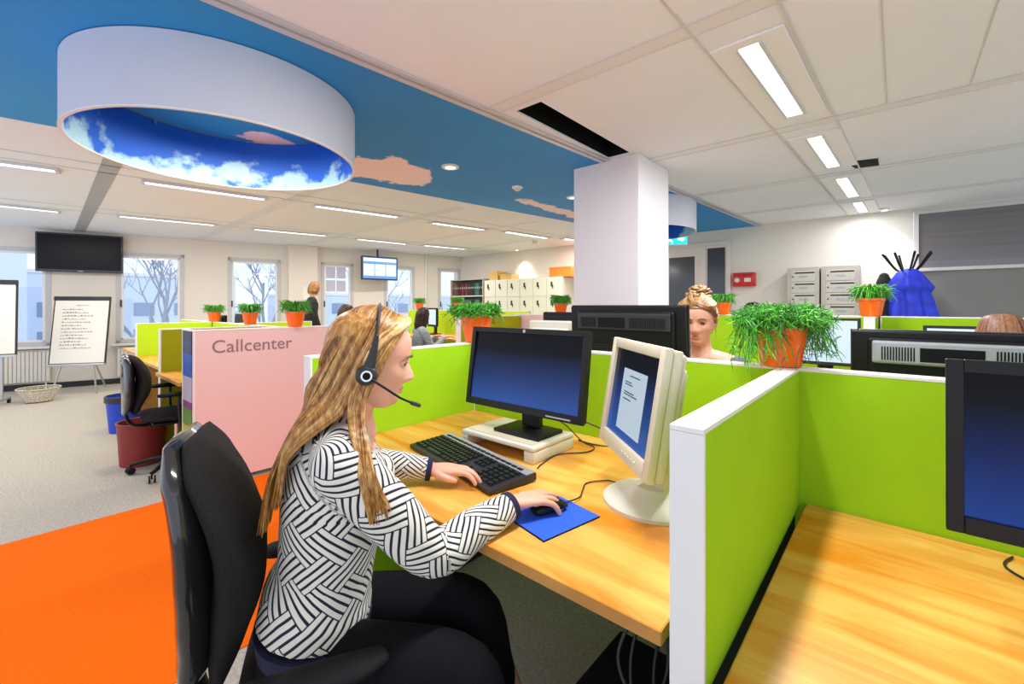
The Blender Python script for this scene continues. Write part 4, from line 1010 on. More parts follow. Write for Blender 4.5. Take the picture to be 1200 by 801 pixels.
# hair: cap plus long locks
def hl(x, y, z): return HM @ V((x, y, z))
def hair_keep(p):
    x, y, z = p
    if z > .088: return True
    if z > .060: return x < .066 - (.088 - z) * 1.0
    if z > .030: return x < .018
    if z > -.005: return x < .002
    if z > -.06: return x < -.004
    return x < -.03
b = nb(); head_bm(b, HM, grow=.010, keep=hair_keep)
lay = b.verts.layers.float.new('tone')
for v in b.verts: v[lay] = .30
rnd = random.Random(11)
def surf(d, off):
    """point on the head along direction d (local)"""
    a = .098 if d.x < 0 else .090
    k_ = 1 / math.sqrt((d.x / a) ** 2 + (d.y / .0765) ** 2 + (d.z / .112) ** 2)
    return V((d.x, d.y, d.z)) * (k_ + off) + V((-.008, 0, 0))
def lock(side, u, layer, rs=1.0):
    """u 0 (front) .. 1 (back); neighbouring locks run alike"""
    xr = .070 - .13 * u; root = V((xr + .01, side * .006, .110 - .35 * abs(xr) ** 1.6)).normalized()
    j = lambda a: rnd.uniform(-a, a)
    if u < .30: e = V((.016 - .10 * u + j(.003), side * .080, -.030)).normalized()
    elif u < .8: e = V((-.014 - .13 * (u - .30) + j(.003), side * (.080 - .06 * (u - .3) ** 1.5), -.035)).normalized()
    else: e = V((-.095, side * (.056 - .24 * (u - .8)), -.035)).normalized()
    off = .008 + .006 * layer + rnd.uniform(0, .003); pts = []
    for i in range(9):
        t = i / 8; d = root * (1 - t) + e * t; bow = math.sin(t * PI)
        d = (d + V((.02 * bow * (1 - u * 1.5) if u < .65 else .0, side * .30 * bow, .10 * bow))).normalized()
        pts.append(surf(d, off))
    pe = pts[-1]; y1 = .083 + .006 * layer
    if u < .30:      # falls in front of the shoulder
        f = u / .30; w = .030 * f
        pts += [V((pe.x - .010, pe.y, -.075)), V((.000 - w + j(.002), side * (y1 + .020), -.125)), V((.016 - w + j(.003), side * (y1 + .070), -.175)), V((.038 - w + j(.004), side * (y1 + .102), -.235)), V((.072 - w * 1.2 + j(.006), side * (y1 + .098), -.300 + rnd.uniform(-.02, .02)))]
    elif u < .62:    # slides over the back of the shoulder
        f = (u - .30) / .32
        pts += [V((pe.x - .014, pe.y, -.080)), V((-.050 - .055 * f, side * (y1 + .002), -.120)), V((-.092 - .040 * f, side * (y1 + .010), -.158)), V((-.134 - .016 * f, side * (y1 + .012), -.205)), V((-.146 - .004 * f + j(.003), side * (y1 + .006), -.250)), V((-.148 - .004 * f + j(.005), side * (y1 - .004), -.285 - .05 * rnd.random()))]
    else:            # down the back
        f = (u - .62) / .38; y_ = side * (.088 - .075 * f)
        pts += [V((pe.x - .016, pe.y, -.085)), V((-.130, y_ * 1.0, -.145)), V((-.152, y_ * 1.02, -.205)), V((-.166 + j(.003), y_ * 1.05, -.27)), V((-.168 + j(.005), y_ * 1.0, -.34 - .05 * rnd.random()))]
    n_ = len(pts); r0 = rnd.uniform(.0028, .0046) * rs
    rad = [(r0 * (.5 + .5 * min(1, i / 3)) * (1 - .75 * max(0, (i - 8) / (n_ - 9)) ** 1.7), r0 * .55) for i in range(n_)]
    ph = u * 26
    pts = [p + V((.0035 * math.sin(i * 1.1 + ph), 0, .0)) * min(1, max(0, i - 5) / 5) for i, p in enumerate(pts)]
    tube(b, [HM @ p for p in pts], rad, 5, up=tuple(rt), k=3, tone=max(0, min(1, .22 + .10 * math.sin(u * 34) + rnd.gauss(.0, .10))))
for side in (-1, 1):
    for layer, N_ in ((0, 190 if side < 0 else 90), (1, 380 if side < 0 else 80)):
        for j in range(N_): lock(side, min(1, (j + rnd.random()) / N_), layer, 1.6 if layer == 0 else 1.0)
for j in range(26):     # swept fringe over the temple
    u = rnd.random(); a = [(.066 - .03 * u, -.004, .110 + .003 * u), (.068 - .028 * u, -.032, .101 + .004 * u), (.046 - .02 * u, -.066, .081 + .006 * u), (.014 - .015 * u, -.084, .052 + .006 * u), (-.010, -.092, .016), (-.022, -.094, -.03)]
    tube(b, [hl(x + rnd.uniform(-.003, .003), y - rnd.uniform(0, .005), z + rnd.uniform(-.004, .004)) for x, y, z in a], [(.004, .002), (.007, .003), (.008, .0035), (.007, .0035), (.006, .003), (.003, .002)], 5, up=tuple(rt), k=3, tone=rnd.uniform(.2, .75))
obj('hair', b, M['hair'], woman, 80)
# headset (worn, but a thing of its own)
t = thing('headset', 'black call-centre headset with silver ringed earcup and microphone boom', 'headset', (0, 0, 0))
b = nb(); arc = []
for i in range(17):
    a = R(-8 + 196 * i / 16); arc.append(hl(-.004 - .010 * math.sin(a) * 0, -.100 * math.cos(a), .002 + .1275 * math.sin(a)))
tube(b, arc, [(.008, .004)] * 17, 8, up=tuple(fw), k=2); obj('headband', b, M['dgrey'], t, 60)
b = nb(); tube(b, [hl(-.004, -.1055, .060), hl(-.005, -.1075, .030), hl(-.008, -.109, -.005), hl(-.012, -.109, -.030)], [(.0050, .005), (.008, .006), (.012, .008), (.013, .009)], 14, up=tuple(rt), k=4, round_ends=True); obj('slider_arm', b, M['dgrey'], t, 60)
Me = HM @ T(-.012, -.106, -.028, 0, R(90))
b = nb(); lathe(b, [(.019, -.008), (.0235, 0), (.022, .008), (.016, .013)], 28, m=Me); obj('earcup', b, M['dgrey'], t, 50)
b = nb(); lathe(b, [(.0085, .0133), (.0122, .0133), (.0122, .016), (.0085, .016)], 24, m=Me, cap0=False, cap1=False); obj('ring', b, M['chrome'], t, 50)
b = nb(); lathe(b, [(.0088, .0132), (.0088, .0150)], 20, m=Me); obj('joint_cap', b, M['blackm'], t, 50)
b = nb(); tube(b, [hl(-.006, -.118, -.032), hl(.03, -.114, -.050), hl(.070, -.095, -.073), hl(.108, -.062, -.090)], .0028, 8, k=5); obj('microphone_boom', b, M['black'], t, 60)
b = nb(); tube(b, [hl(.102, -.067, -.0875), hl(.122, -.048, -.096)], [.0055, .0050], 12, k=3, round_ends=True); obj('microphone_tip', b, M['dgrey'], t, 60)

# ---- generic seated or standing people farther off
def other_person(label, loc, rz, hairm, topm, style, lean=0, arms=True, standing=False, face=True, sc=1.0, voxel=.006, hyaw=0, hz=None, sleeveless=False, arm_z=.78):
    root = thing('person', label, 'person', loc, rz)
    z0 = .50 if not standing else .92
    up_ = z0 + .54
    pz = lambda x, y, z: V((x * 1.0, y, z))
    hc = V((.05 + lean, 0, up_ + .17)) if hz is None else V((.05 + lean, 0, hz))
    Mh = Matrix.Translation(hc) @ Euler((0, R(8), hyaw)).to_matrix().to_4x4()
    b = nb(); head_bm(b, Mh, sc, n=40, nz=50); ears(b, Mh, sc)
    dz = hc.z - .17
    nk = V((.015 + lean, 0, dz + .02)); ch = V((lean * .7, 0, dz - .14)); pe = V((-.03, 0, z0 + .05))
    tube(b, [nk + V((-.01, 0, -.05)), nk, Mh @ V((-.03, 0, -.08)), Mh @ V((-.03, 0, -.05))], [(.075, .055), (.052, .05), (.05, .052), (.05, .052)], 18, up=(1, 0, 0), k=3, round_ends=True)
    tube(b, [V((lean * .8, .17, dz - .055)), V((lean * .9, 0, dz - .035)), V((lean * .8, -.17, dz - .055))], [.05, .058, .05], 14, k=3, round_ends=True)
    tube(b, [pe, V((lean * .3 - .02, 0, z0 + .2)), ch, V((lean * .8, 0, dz - .05))], [(.14, .10), (.11, .085), (.13, .09), (.12, .07)], 22, up=(1, 0, 0), k=3, round_ends=True)
    arms_p = []
    for s in (-1, 1):
        sh = V((lean * .8, s * .18, dz - .065))
        if standing: el = V((.02, s * .22, dz - .33)); wr = V((.10, s * .20, dz - .55)); Mq = T(wr.x, wr.y, wr.z, 0, 0, R(70))
        else: el = V((.12 + lean, s * .23, dz - .28)); wr = V((.34 + lean, s * .13, arm_z + .035)); Mq = T(wr.x, wr.y, wr.z, R(-8 * s))
        tube(b, [sh, el, wr], [.045, .036, .024], 12, k=3, round_ends=True)
        hand_bm(b, Mq, -s, [(6, 20, 15)] * 4); arms_p.append((sh, el, wr))
    if standing:
        for s in (-1, 1): tube(b, [V((-.02, s * .09, z0)), V((0, s * .09, .5)), V((-.02, s * .09, .09))], [.075, .05, .035], 12, k=2, round_ends=True)
        legs = [[V((-.02, s * .09, z0)), V((0, s * .09, .5)), V((-.02, s * .09, .10))] for s in (-1, 1)]
    else:
        legs = [[V((-.02, s * .09, z0)), V((.40, s * .10, z0 + .02)), V((.40, s * .10, .10))] for s in (-1, 1)]
        for l in legs: tube(b, l, [.075, .05, .035], 12, k=2, round_ends=True)
    fused('body', b, M['skin'], voxel, 2, root)
    if face: face_parts(root, Mh, sc)
    b = nb(); tn_ = V((lean * .85, 0, dz - .04))
    if sleeveless:
        tube(b, [pe, V((lean * .3 - .02, 0, z0 + .2)), ch, V((lean * .8, 0, dz - .075))], [(.16, .12), (.135, .105), (.155, .112), (.15, .085)], 26, up=(1, 0, 0), k=4)
    else:
        tube(b, [pe, V((lean * .3 - .02, 0, z0 + .2)), ch, V((lean * .8, 0, dz - .05)), nk + V((-.01, 0, -.012))], [(.165, .125), (.135, .105), (.155, .11), (.13, .085), (.065, .058)], 26, up=(1, 0, 0), k=4)
        tube(b, [V((lean * .8, .165, dz - .06)), V((lean * .9, 0, dz - .035)), V((lean * .8, -.165, dz - .06))], [.062, .066, .062], 16, k=3, round_ends=True)
    for sh, el, wr in arms_p:
        e2 = sh.lerp(el, .45) if sleeveless else wr.lerp(el, .1)
        tube(b, [sh, e2] if sleeveless else [sh, el, e2], [.062, .05] if sleeveless else [.062, .052, .036], 16, k=3, round_ends=sleeveless)
    fused('top', b, M[topm], voxel * 1.5, 3, root)
    b = nb(); tube(b, [pe + V((0, 0, -.07)), pe + V((0, 0, .02))], [(.16, .12), (.155, .118)], 20, up=(1, 0, 0), round_ends=True)
    for l in legs: tube(b, l, [.09, .066, .05], 14, k=3, round_ends=True)
    fused('trousers', b, M['jeans'], .012, 3, root)
    for l in legs:
        b = nb(); a_ = l[-1]; tube(b, [a_ + V((-.04, 0, -.05)), a_ + V((.05, 0, -.05)), a_ + V((.13, 0, -.068))], [(.036, .042), (.04, .04), (.034, .024)], 12, k=3, round_ends=True); obj('shoe', b, M['shoe'], root, 60)
    # hair
    b = nb()
    def kp(p):
        p = p / sc
        if p.z > .074: return True
        if p.z > .03: return p.x < .060 - (.078 - p.z) * .6
        if style == 'bun': return p.x < -.010 if p.z > -.02 else p.x < -.05
        return p.x < .01 if p.z > -.06 else p.x < -.02
    head_bm(b, Mh, sc, n=40, nz=50, grow=.007 if style == 'bun' else .002, keep=kp); lay = b.verts.layers.float.new('tone')
    for v in b.verts: v[lay] = .3
    rn = random.Random(len(label))
    if style == 'bun':
        for i in range(64):
            a = rn.uniform(0, 6.28); el_ = rn.uniform(-.4, 1.3); rr = .046
            c = V((-.060, 0, .116)); p0 = c + V((math.cos(a) * math.cos(el_), math.sin(a) * math.cos(el_), math.sin(el_) * .8)) * rr
            a2 = a + rn.uniform(.8, 1.6); p1 = c + V((math.cos((a + a2) / 2) * math.cos(el_), math.sin((a + a2) / 2) * math.cos(el_), math.sin(el_) * .8)) * rr * 1.25; p2 = c + V((math.cos(a2) * math.cos(el_), math.sin(a2) * math.cos(el_), math.sin(el_) * .8)) * rr * rn.uniform(.9, 1.3)
            tube(b, [Mh @ (q * sc) for q in (p0, p1, p2)], [.005, .009, .003], 6, k=3, tone=rn.uniform(.1, .8))
        ball(b, Mh @ V((-.06, 0, .116)), .042)
        for i in range(80):
            s = rn.choice((-1, 1)); u = rn.random()
            p = [V((.079 - .012 * u, s * .002, .088 + .012 * u)), V((.076 - .012 * u, s * .034, .072 + .014 * u)), V((.048 - .012 * u, s * (.071 + .004 * u), .046 + .012 * u)), V((.004, s * .086, .024)), V((-.05, s * .060, .085))]
            tube(b, [Mh @ (q * sc) for q in p], [(.002, .002), (.006, .004), (.007, .004), (.006, .004), (.003, .003)], 5, k=3, tone=rn.uniform(.0, .45))
        for i in range(90):
            s = rn.choice((-1, 1)); u = rn.random()
            p = [V((.070 - .01 * u, s * .05 * u, .085 - .010 * u)), V((.040, s * (.02 + .06 * u), .118 - .040 * u)), V((-.005, s * (.02 + .055 * u), .132 - .04 * u)), V((-.05, s * .02, .128))]
            tube(b, [Mh @ (q * sc) for q in p], [(.003, .002), (.006, .004), (.006, .004), (.004, .003)], 5, k=3, tone=rn.uniform(.1, .7))
        for s in (-1, 1):
            for i in range(22):
                u = rn.random(); p = [V((.062 - .03 * u, s * (.048 + .02 * u), .076 - .02 * u)), V((.030 - .035 * u, s * .083, .040 - .055 * u)), V((-.03, s * .078, .06)), V((-.06, s * .03, .11))]
                tube(b, [Mh @ (q * sc) for q in p], [(.003, .002), (.007, .004), (.006, .004), (.004, .003)], 5, k=3, tone=rn.uniform(.05, .6))
        tube(b, [Mh @ (V(q) * sc) for q in ((-.03, .078, -.03), (-.01, .080, -.075), (.0, .078, -.10))], [.004, .003, .001], 5, k=3, tone=.6)
    else:
        zl = -.20 if style == 'long' else -.09
        for i in range(170):
            a = rn.uniform(-2.35, 2.35) ; c, s = -math.cos(a), math.sin(a)
            p = [V((-.01 + c * .008, s * .008, .122)), V((c * .062 - .01, s * .057, .112)), V((c * .098 - .012, s * .088, .03)), V((c * .100 - .015, s * .090, -.04)), V((c * .095 - .02, s * .088, zl * .7)), V((c * .080 - .02, s * .075, zl + rn.uniform(-.02, .02)))]
            tube(b, [Mh @ (q * sc) for q in p], [(.007, .003), (.013, .005), (.011, .005), (.010, .005), (.009, .004), (.003, .002)], 5, k=3, tone=rn.uniform(.1, .6))
    obj('hair', b, M[hairm], root, 80)
    return root
other_person('person with light brown hair bun and dark sleeveless top looking at a monitor', (-.775, 2.42, 0), R(258), 'hair2', 'slate', 'bun', hz=1.245, sc=1.06, voxel=.004, sleeveless=True, hyaw=R(22), lean=.0)
other_person('person with long dark hair in a grey sweater seated at the far desk', (-5.33, 4.02, 0), R(72), 'hairdark', 'greyknit', 'long', face=False, arm_z=.82, hz=1.17)
other_person('person standing in black by the window, behind the pink divider', (-7.95, 3.60, 0), R(75), 'hair2', 'shirt', 'short', standing=True, face=False)
other_person('person with dark hair seated far behind the woman with the headset', (-5.39, 2.85, 0), R(100), 'hairdark', 'shirt', 'short', face=False, hz=1.21, lean=.0)
other_person('person with brown hair seen from behind at the right edge', (.386, 3.13, 0), R(95), 'hairbrown', 'greyknit', 'short', face=False, hz=1.150)
other_person('person with dark hair just showing above the far green partition', (-1.11, 5.05, 0), R(270), 'hairdark', 'shirt', 'short', face=False, hz=1.225)

# ------------------------------------------------------------ plants
def pot_bm(r0, r1, h):
    b = nb(); lathe(b, [(r0 * .9, 0), (r0, .004), (r1, h - .02), (r1 + .004, h - .018), (r1 + .004, h), (r1 - .004, h), (r1 - .006, h - .02)], 36, cap1=False); return b
def strand_plant(label, loc, r0, r1, h, n, spread, droop, seed, group='orange potted plants', thick=1.0, hang=.12):
    t = thing('potted_plant', label, 'plant', loc, 0, group)
    obj('pot', pot_bm(r0, r1, h), M['orangepot'], t, 40)
    b = nb(); lathe(b, [(r1 - .005, h - .028), (r1 - .005, h - .018)], 24); obj('soil', b, M['soil'], t)
    rn = random.Random(seed)
    for mi in (0, 1):
        b = nb()
        for i in range(n // 2):
            a = rn.uniform(0, 2 * PI); c, s = math.cos(a), math.sin(a); rr = math.sqrt(rn.random()) * r1 * .8
            hanging = rn.random() < hang * 2 and abs(math.cos(a - .75)) > .68
            L_ = spread * (rn.uniform(.35, .85) if not hanging else rn.uniform(.7, 1.0)); up_ = spread * rn.uniform(.10, .40)
            p = [V((c * rr, s * rr, h - .02)), V((c * (rr + L_ * .22), s * (rr + L_ * .22), h + up_ * .8))]
            q = p[-1]; a2 = a; dz = up_ * .15; nseg = 5 if hanging else 3
            for k_ in range(nseg):
                a2 += rn.uniform(-1.15, 1.15); st = L_ * (.24 if not hanging else .15)
                dz -= spread * rn.uniform(.05, .19) * (1.3 if hanging else .45)
                q = q + V((math.cos(a2) * st, math.sin(a2) * st, dz * (.55 if not hanging else .42 * droop / .1)))
                if not hanging: q.z = max(q.z, h * (.45 + .4 * rn.random()))
                p.append(q.copy())
            th = .0013 * thick
            tube(b, p, [th * .9] + [th] * (len(p) - 2) + [th * .5], 4, k=3)
            for m_ in range(5 if not hanging else 6):
                tt = rn.randrange(1, len(p) - 1); base = p[tt].lerp(p[tt + 1], rn.random()); e = base + V((rn.uniform(-1, 1), rn.uniform(-1, 1), rn.uniform(-1, .9))).normalized() * rn.uniform(.015, .045)
                tube(b, [base, base.lerp(e, .5) + V((0, 0, .005)), e], [th, th * 1.1, th * .5], 3, k=2)
        o = obj('foliage', b, M['leaf'] if mi else M['leaf2'], t, 80); o['kind'] = 'stuff'
    return t
strand_plant('large orange pot with wide hanging green stems at the partition corner', (-.30, 1.735, TOP), .060, .078, .142, 1100, .150, .10, 1, thick=1.15, hang=.12)
strand_plant('orange pot with fine green stems at the left end of the partition, behind the monitor', (-1.79, 1.74, TOP), .062, .088, .155, 480, .15, .05, 2, thick=1.6, hang=.03)
def bushy(b, r, h, n, rn, mi):
    for i in range(n):
        a = rn.uniform(0, 2 * PI); c, s = math.cos(a), math.sin(a); L_ = r * rn.uniform(.6, 1.25)
        p0 = V((c * .02, s * .02, h - .02)); p1 = V((c * L_ * .5, s * L_ * .5, h + r * rn.uniform(.2, .65))); p2 = V((c * L_ * rn.uniform(.6, 1), s * L_ * rn.uniform(.6, 1), h + r * rn.uniform(-.25, .75)))
        tube(b, [p0, p1, p2], [.002, .0036, .001], 4, k=2)
def small_plant(label, loc, sc=1.0, seed=0, round_=False):
    t = thing('potted_plant', label, 'plant', loc, 0, 'orange potted plants')
    obj('pot', pot_bm(.055 * sc, .072 * sc, .125 * sc), M['orangepot'], t, 40)
    rn = random.Random(seed)
    for mi in (0, 1):
        b = nb(); bushy(b, .125 * sc, .13 * sc, 240, rn, mi); o = obj('foliage', b, M['leaf'] if mi else M['leaf2'], t, 80); o['kind'] = 'stuff'
    return t
small_plant('orange potted plant on the pink divider behind the woman\'s head', (-3.775, 1.571, 1.146), 1.0, 3)
small_plant('orange potted plant in the far left row, middle of the three', (-5.33, YB, TOP), 1.05, 4)
small_plant('leftmost orange potted plant in the far left row', (-6.61, YB, TOP), 1.0, 5)
small_plant('small orange potted plant on the mauve panel beside the column', (-2.44, 3.50, 1.235), .85, 6)
small_plant('orange potted plant on the farthest partition, right of the seated girl', (-6.10, 5.45, 1.235), 1.1, 7)
small_plant('tiny orange potted plant on the farthest partition under the lit wall screen', (-7.25, 5.45, 1.235), 1.1, 8)
small_plant('orange potted plant behind the bun of the woman at the monitor', (-1.17, 4.22, 1.243), .85, 9)
small_plant('orange potted plant on the white end in front of the coat stand', (-.135, 3.86, 1.246), 1.0, 10)

# ------------------------------------------------------------ things along the window wall
def flipchart(label, loc, rz, w, z0, z1, wheels=False, tilt=R(9), lines=()):
    t = thing('flip_chart', label, 'flip chart', loc, rz, 'flip chart stands')
    h = z1 - z0; Mb = T(0, 0, z0, 0, -tilt)
    b = nb(); bx(b, -w / 2, w / 2, .0, .018, 0, h, .004, m=Mb); obj('board', b, M['dgrey'], t)
    b = nb(); bx(b, -w / 2 + .02, w / 2 - .02, -.008, -.001, .03, h - .05, m=Mb); pp = obj('paper_pad', b, M['paper'], t)
    b = nb(); bx(b, -w / 2, w / 2, -.02, -.002, h - .06, h, .004, m=Mb); obj('clamp_bar', b, M['dgrey'], t)
    b = nb(); bx(b, -w / 2, w / 2, -.05, -.002, -.012, .018, .004, m=Mb); obj('pen_tray', b, M['alu'], t)
    b = nb(); rn = random.Random(3)
    for (z, a, c) in lines:
        x = a
        while x < c:
            q = rn.uniform(.01, .035); bx(b, x * w, min(x * w + q, c * w), -.0095, -.0085, z * h, z * h + rn.uniform(.008, .02), m=Mb); x += (q + .01) / w
    obj('handwriting', b, M['ink'], pp)['kind'] = 'stuff'
    if wheels:
        for s in (-1, 1):
            b = nb(); bx(b, s * w * .30 - .015, s * w * .30 + .015, -.32, .32, .06, .09, .004); bx(b, s * w * .30 - .012, s * w * .30 + .012, .07, .10, .09, z0 + h * .6, .003); lg = obj('leg', b, M['alu'], t)
            for yy in (-.29, .29):
                b = nb(); lathe(b, [(.032, -.012), (.032, .012)], 18, m=T(s * w * .30, yy, .033, 0, 0, R(90))); obj('caster', b, M['black'], lg, 40)
    else:
        for (x0, y0, x1, y1) in ((-.10, .05, -.30, -.10), (.12, .05, .22, -.08), (.0, .10, .05, .55)):
            b = nb(); tube(b, [(x0, y0 + .03, z0 + h * .45), (x1, y1 + .10, .01)], .012, 8, round_ends=True); obj('leg', b, M['alu'], t, 60)
    return t
WV = (WMX.to_3x3() @ V((0, 1, 0)))
lin = [(.86, -.1, .12)] + [(.80 - .047 * i, -.33, .02 + .25 * ((i * 7) % 5) / 5) for i in range(13)]
flipchart('white flip chart on thin metal legs with handwriting, under the television', (-9.16, .665, 0), WA - R(14), .68, .44, 1.47, lines=lin)
flipchart('flip chart on a wheeled frame cut off at the left edge', (-8.88, -.33, 0), WA + R(0) - R(2), .84, .66, 1.66, wheels=True, tilt=R(2), lines=lin[3:8])
# television
t = thing('television', 'large switched-off black television mounted high between windows', 'television', WMX @ V((.80 * KS, -.10, 0)), WA)
b = nb(); bx(b, -.52, .52, -.03, .02, 1.86, 2.48, .008); obj('casing', b, M['gloss'], t)
b = nb(); bx(b, -.495, .495, -.034, -.0302, 1.90, 2.455); obj('screen', b, mat('tv_glass', (.004, .004, .008), .3, spec=.2), t)
b = nb(); bx(b, -.03, .03, -.036, -.0302, 1.872, 1.882); obj('badge', b, M['silver'], t)
b = nb(); bx(b, -.15, .15, .0202, .098, 2.05, 2.3, .004); obj('wall_bracket', b, M['dgrey'], t)
t = thing('wall_screen', 'lit information screen with blue header and three white columns', 'screen', WMX @ V((5.36 * KS, -.42, 0)), WA + R(6))
b = nb(); bx(b, -.40, .40, -.03, .03, 1.87, 2.37, .008); obj('casing', b, mat('navy_frame', (.01, .02, .07), .3), t)
b = nb(); bx(b, -.37, .37, -.034, -.0302, 1.90, 2.34); s0 = obj('screen', b, mat('screen_blue', (.02, .05, .1), .3, emit=(.10, .28, .62), estr=1.0), t)
b = nb(); bx(b, -.36, .36, -.036, -.0342, 2.26, 2.33); obj('header_bar', b, mat('screen_pale', (.2, .2, .2), .3, emit=(.65, .80, .95), estr=1.0), s0)
for i in range(3):
    b = nb(); x = -.245 + i * .245; bx(b, x - .11, x + .11, -.036, -.0342, 1.96, 2.20); c = obj('column_panel', b, mat('screen_white', (.2, .2, .2), .3, emit=(.85, .92, 1), estr=1.0), s0)
    b = nb()
    for k in range(6): bx(b, x - .09, x - .09 + .06 + .02 * ((k * 3 + i) % 4), -.0368, -.0362, 1.98 + k * .034, 1.986 + k * .034)
    obj('data_row', b, mat('screen_rows', (.1, .1, .1), .4, emit=(.5, .65, .85), estr=.8), c)
b = nb(); tube(b, [(0, .031, 2.2), (0, .10, 2.25), (0, .12, CE - .002)], .02, 10); obj('ceiling_mount', b, M['dgrey'], t)
# sheet by the pier
b = nb(); bx(b, 3.95 * KS, 4.18 * KS, -.166, -.161, 1.45, 1.72, m=WMX); tag(obj('notice_sheet', b, M['paper']), 'pale paper sheet pinned on the wall pier behind the standing person', 'paper')
for i in range(4):
    b = nb(); bx(b, (4.40 + (i % 2) * .2) * KS, (4.58 + (i % 2) * .2) * KS, .022, .025, 1.62 + (i // 2) * .28, 1.86 + (i // 2) * .28, m=WMX); tag(obj('notice_sheet', b, mat('sheet_lilac', (.62, .62, .80), .7)), 'sheet of paper taped to the window by the lit screen, %s' % ['lower left', 'lower right', 'upper left', 'upper right'][i], 'paper', 'papers on the window')

# bins and basket
def bin_(label, loc, m_, r0, r1, h, bag):
    t = thing('waste_bin', label, 'waste bin', loc, 0, 'waste bins')
    b = nb(); lathe(b, [(r0, 0), (r1, h), (r1 + .006, h), (r1 + .006, h + .012), (r1 - .006, h + .012), (r1 - .01, h), (r0 - .01, .01)], 36, cap1=True); obj('bin_body', b, M[m_], t, 40)
    if bag:
        b = nb(); lathe(b, [(r1 + .003, h - .045), (r1 + .010, h - .04), (r1 + .010, h + .018), (r1 - .004, h + .022), (r1 - .014, h - .06)], 36, cap0=False, cap1=False); obj('bin_bag', b, M['bag'], t, 40)
    return t
bin_('blue waste bin with black bag, behind the office chair', (-6.14, .80, 0), 'bluebin', .12, .15, .36, True)
bin_('dark red waste bin under the desk end beside the office chair', (-4.80, .74, 0), 'redbin', .145, .165, .34, False)
t = thing('wire_basket', 'pale woven basket on the floor under the flip chart', 'basket', (-8.90, .27, 0))
b = nb()
for k in range(7): lathe(b, [(.13 + .012 * k, .012 + k * .025), (.136 + .012 * k, .020 + k * .025), (.13 + .012 * k, .028 + k * .025)], 30, cap0=(k == 0), cap1=False)
obj('basket_weave', b, M['wicker'], t, 40)
b = nb()
for k in range(20):
    a = k * 2 * PI / 20; tube(b, [(math.cos(a) * .13, math.sin(a) * .13, .005), (math.cos(a) * .215, math.sin(a) * .215, .185)], .005, 6)
tube(b, [(math.cos(k * PI / 12) * .215, math.sin(k * PI / 12) * .215, .188) for k in range(25)], .009, 8); obj('rim', b, M['wicker'], t, 40)

# ------------------------------------------------------------ things along the back wall
def lockers(x0, label, cols=3, w=.345, y=6.98, h=1.88):
    W_ = cols * w; t = thing('locker_cabinet', label, 'lockers', (x0 + W_ / 2, (y + Y1) / 2, 0), 0, 'cream lockers on the back wall')
    d = (Y1 - y) / 2 - .004
    b = nb(); bx(b, -W_ / 2, W_ / 2, -d, d, .04, h, .003); bx(b, -W_ / 2 + .02, W_ / 2 - .02, -d + .03, d, 0, .0395); obj('cabinet_body', b, M['locker'], t)
    H_ = (h - .06) / 5
    for i in range(cols):
        for j in range(5):
            xa = -W_ / 2 + i * w; za = .05 + j * H_
            b = nb(); bx(b, xa + .008, xa + w - .008, -d - .012, -d - .0005, za + .006, za + H_ - .006, .002); dr = obj('locker_door', b, M['locker'], t)
            b = nb(); bx(b, xa + w * .30, xa + w * .42, -d - .02, -d - .0122, za + H_ * .52, za + H_ * .78, .003); bx(b, xa + w * .42, xa + w * .47, -d - .022, -d - .0122, za + H_ * .42, za + H_ * .60, .002); obj('lock', b, M['dgrey'], dr)
    return t
lockers(-6.93, 'three-column cream locker cabinet beside the bookshelf', 3)
lockers(-5.89, 'three-column cream locker cabinet nearer the white column', 3)
t = thing('bookshelf', 'open grey shelf of dark and teal binders left of the lockers', 'bookshelf', (-7.50, 7.20, 0))
b = nb(); w, d = .55, .24
bx(b, -w, -w + .02, -d, d, 0, 1.93); bx(b, w - .02, w, -d, d, 0, 1.93); bx(b, -w + .0202, w - .0202, d - .012, d, 0, 1.93); bx(b, -w + .0202, w - .0202, -d, d - .0122, 1.91, 1.93)
obj('shelf_carcass', b, M['mailgrey'], t)
for z in (.05, .42, .80, 1.16, 1.53):
    b = nb(); bx(b, -w + .0205, w - .0205, -d, d - .0125, z, z + .02); obj('shelf', b, M['white'], t)
rn = random.Random(9)
proto = {}
for mm in ('teal', 'binder', 'redbin'):
    t0 = None
for si, z in enumerate((1.18, 1.55)):
    for k in range(16):
        mm = ('teal', 'binder', 'teal', 'binder', 'binder', 'redbin')[rn.randrange(6)]
        b = nb(); hh = .28; bx(b, -.028, .028, -.13, .13, 0, hh, .003); o = thing('ring_binder', '%s ring binder, number %s from the left on the %s visible shelf' % ({'teal': 'teal', 'binder': 'black', 'redbin': 'dark red'}[mm], ['one', 'two', 'three', 'four', 'five', 'six', 'seven', 'eight', 'nine', 'ten', 'eleven', 'twelve', 'thirteen', 'fourteen', 'fifteen', 'sixteen'][k], ['lower', 'upper'][si]), 'binder', (-7.98 + k * .064, 7.12, z + .0005), 0, 'ring binders on the bookshelf')
        obj('cover', b, M[mm], o)
        b = nb(); bx(b, -.013, .013, -.132, -.1302, .16, .20); obj('spine_label', b, M['mailgrey'], o)
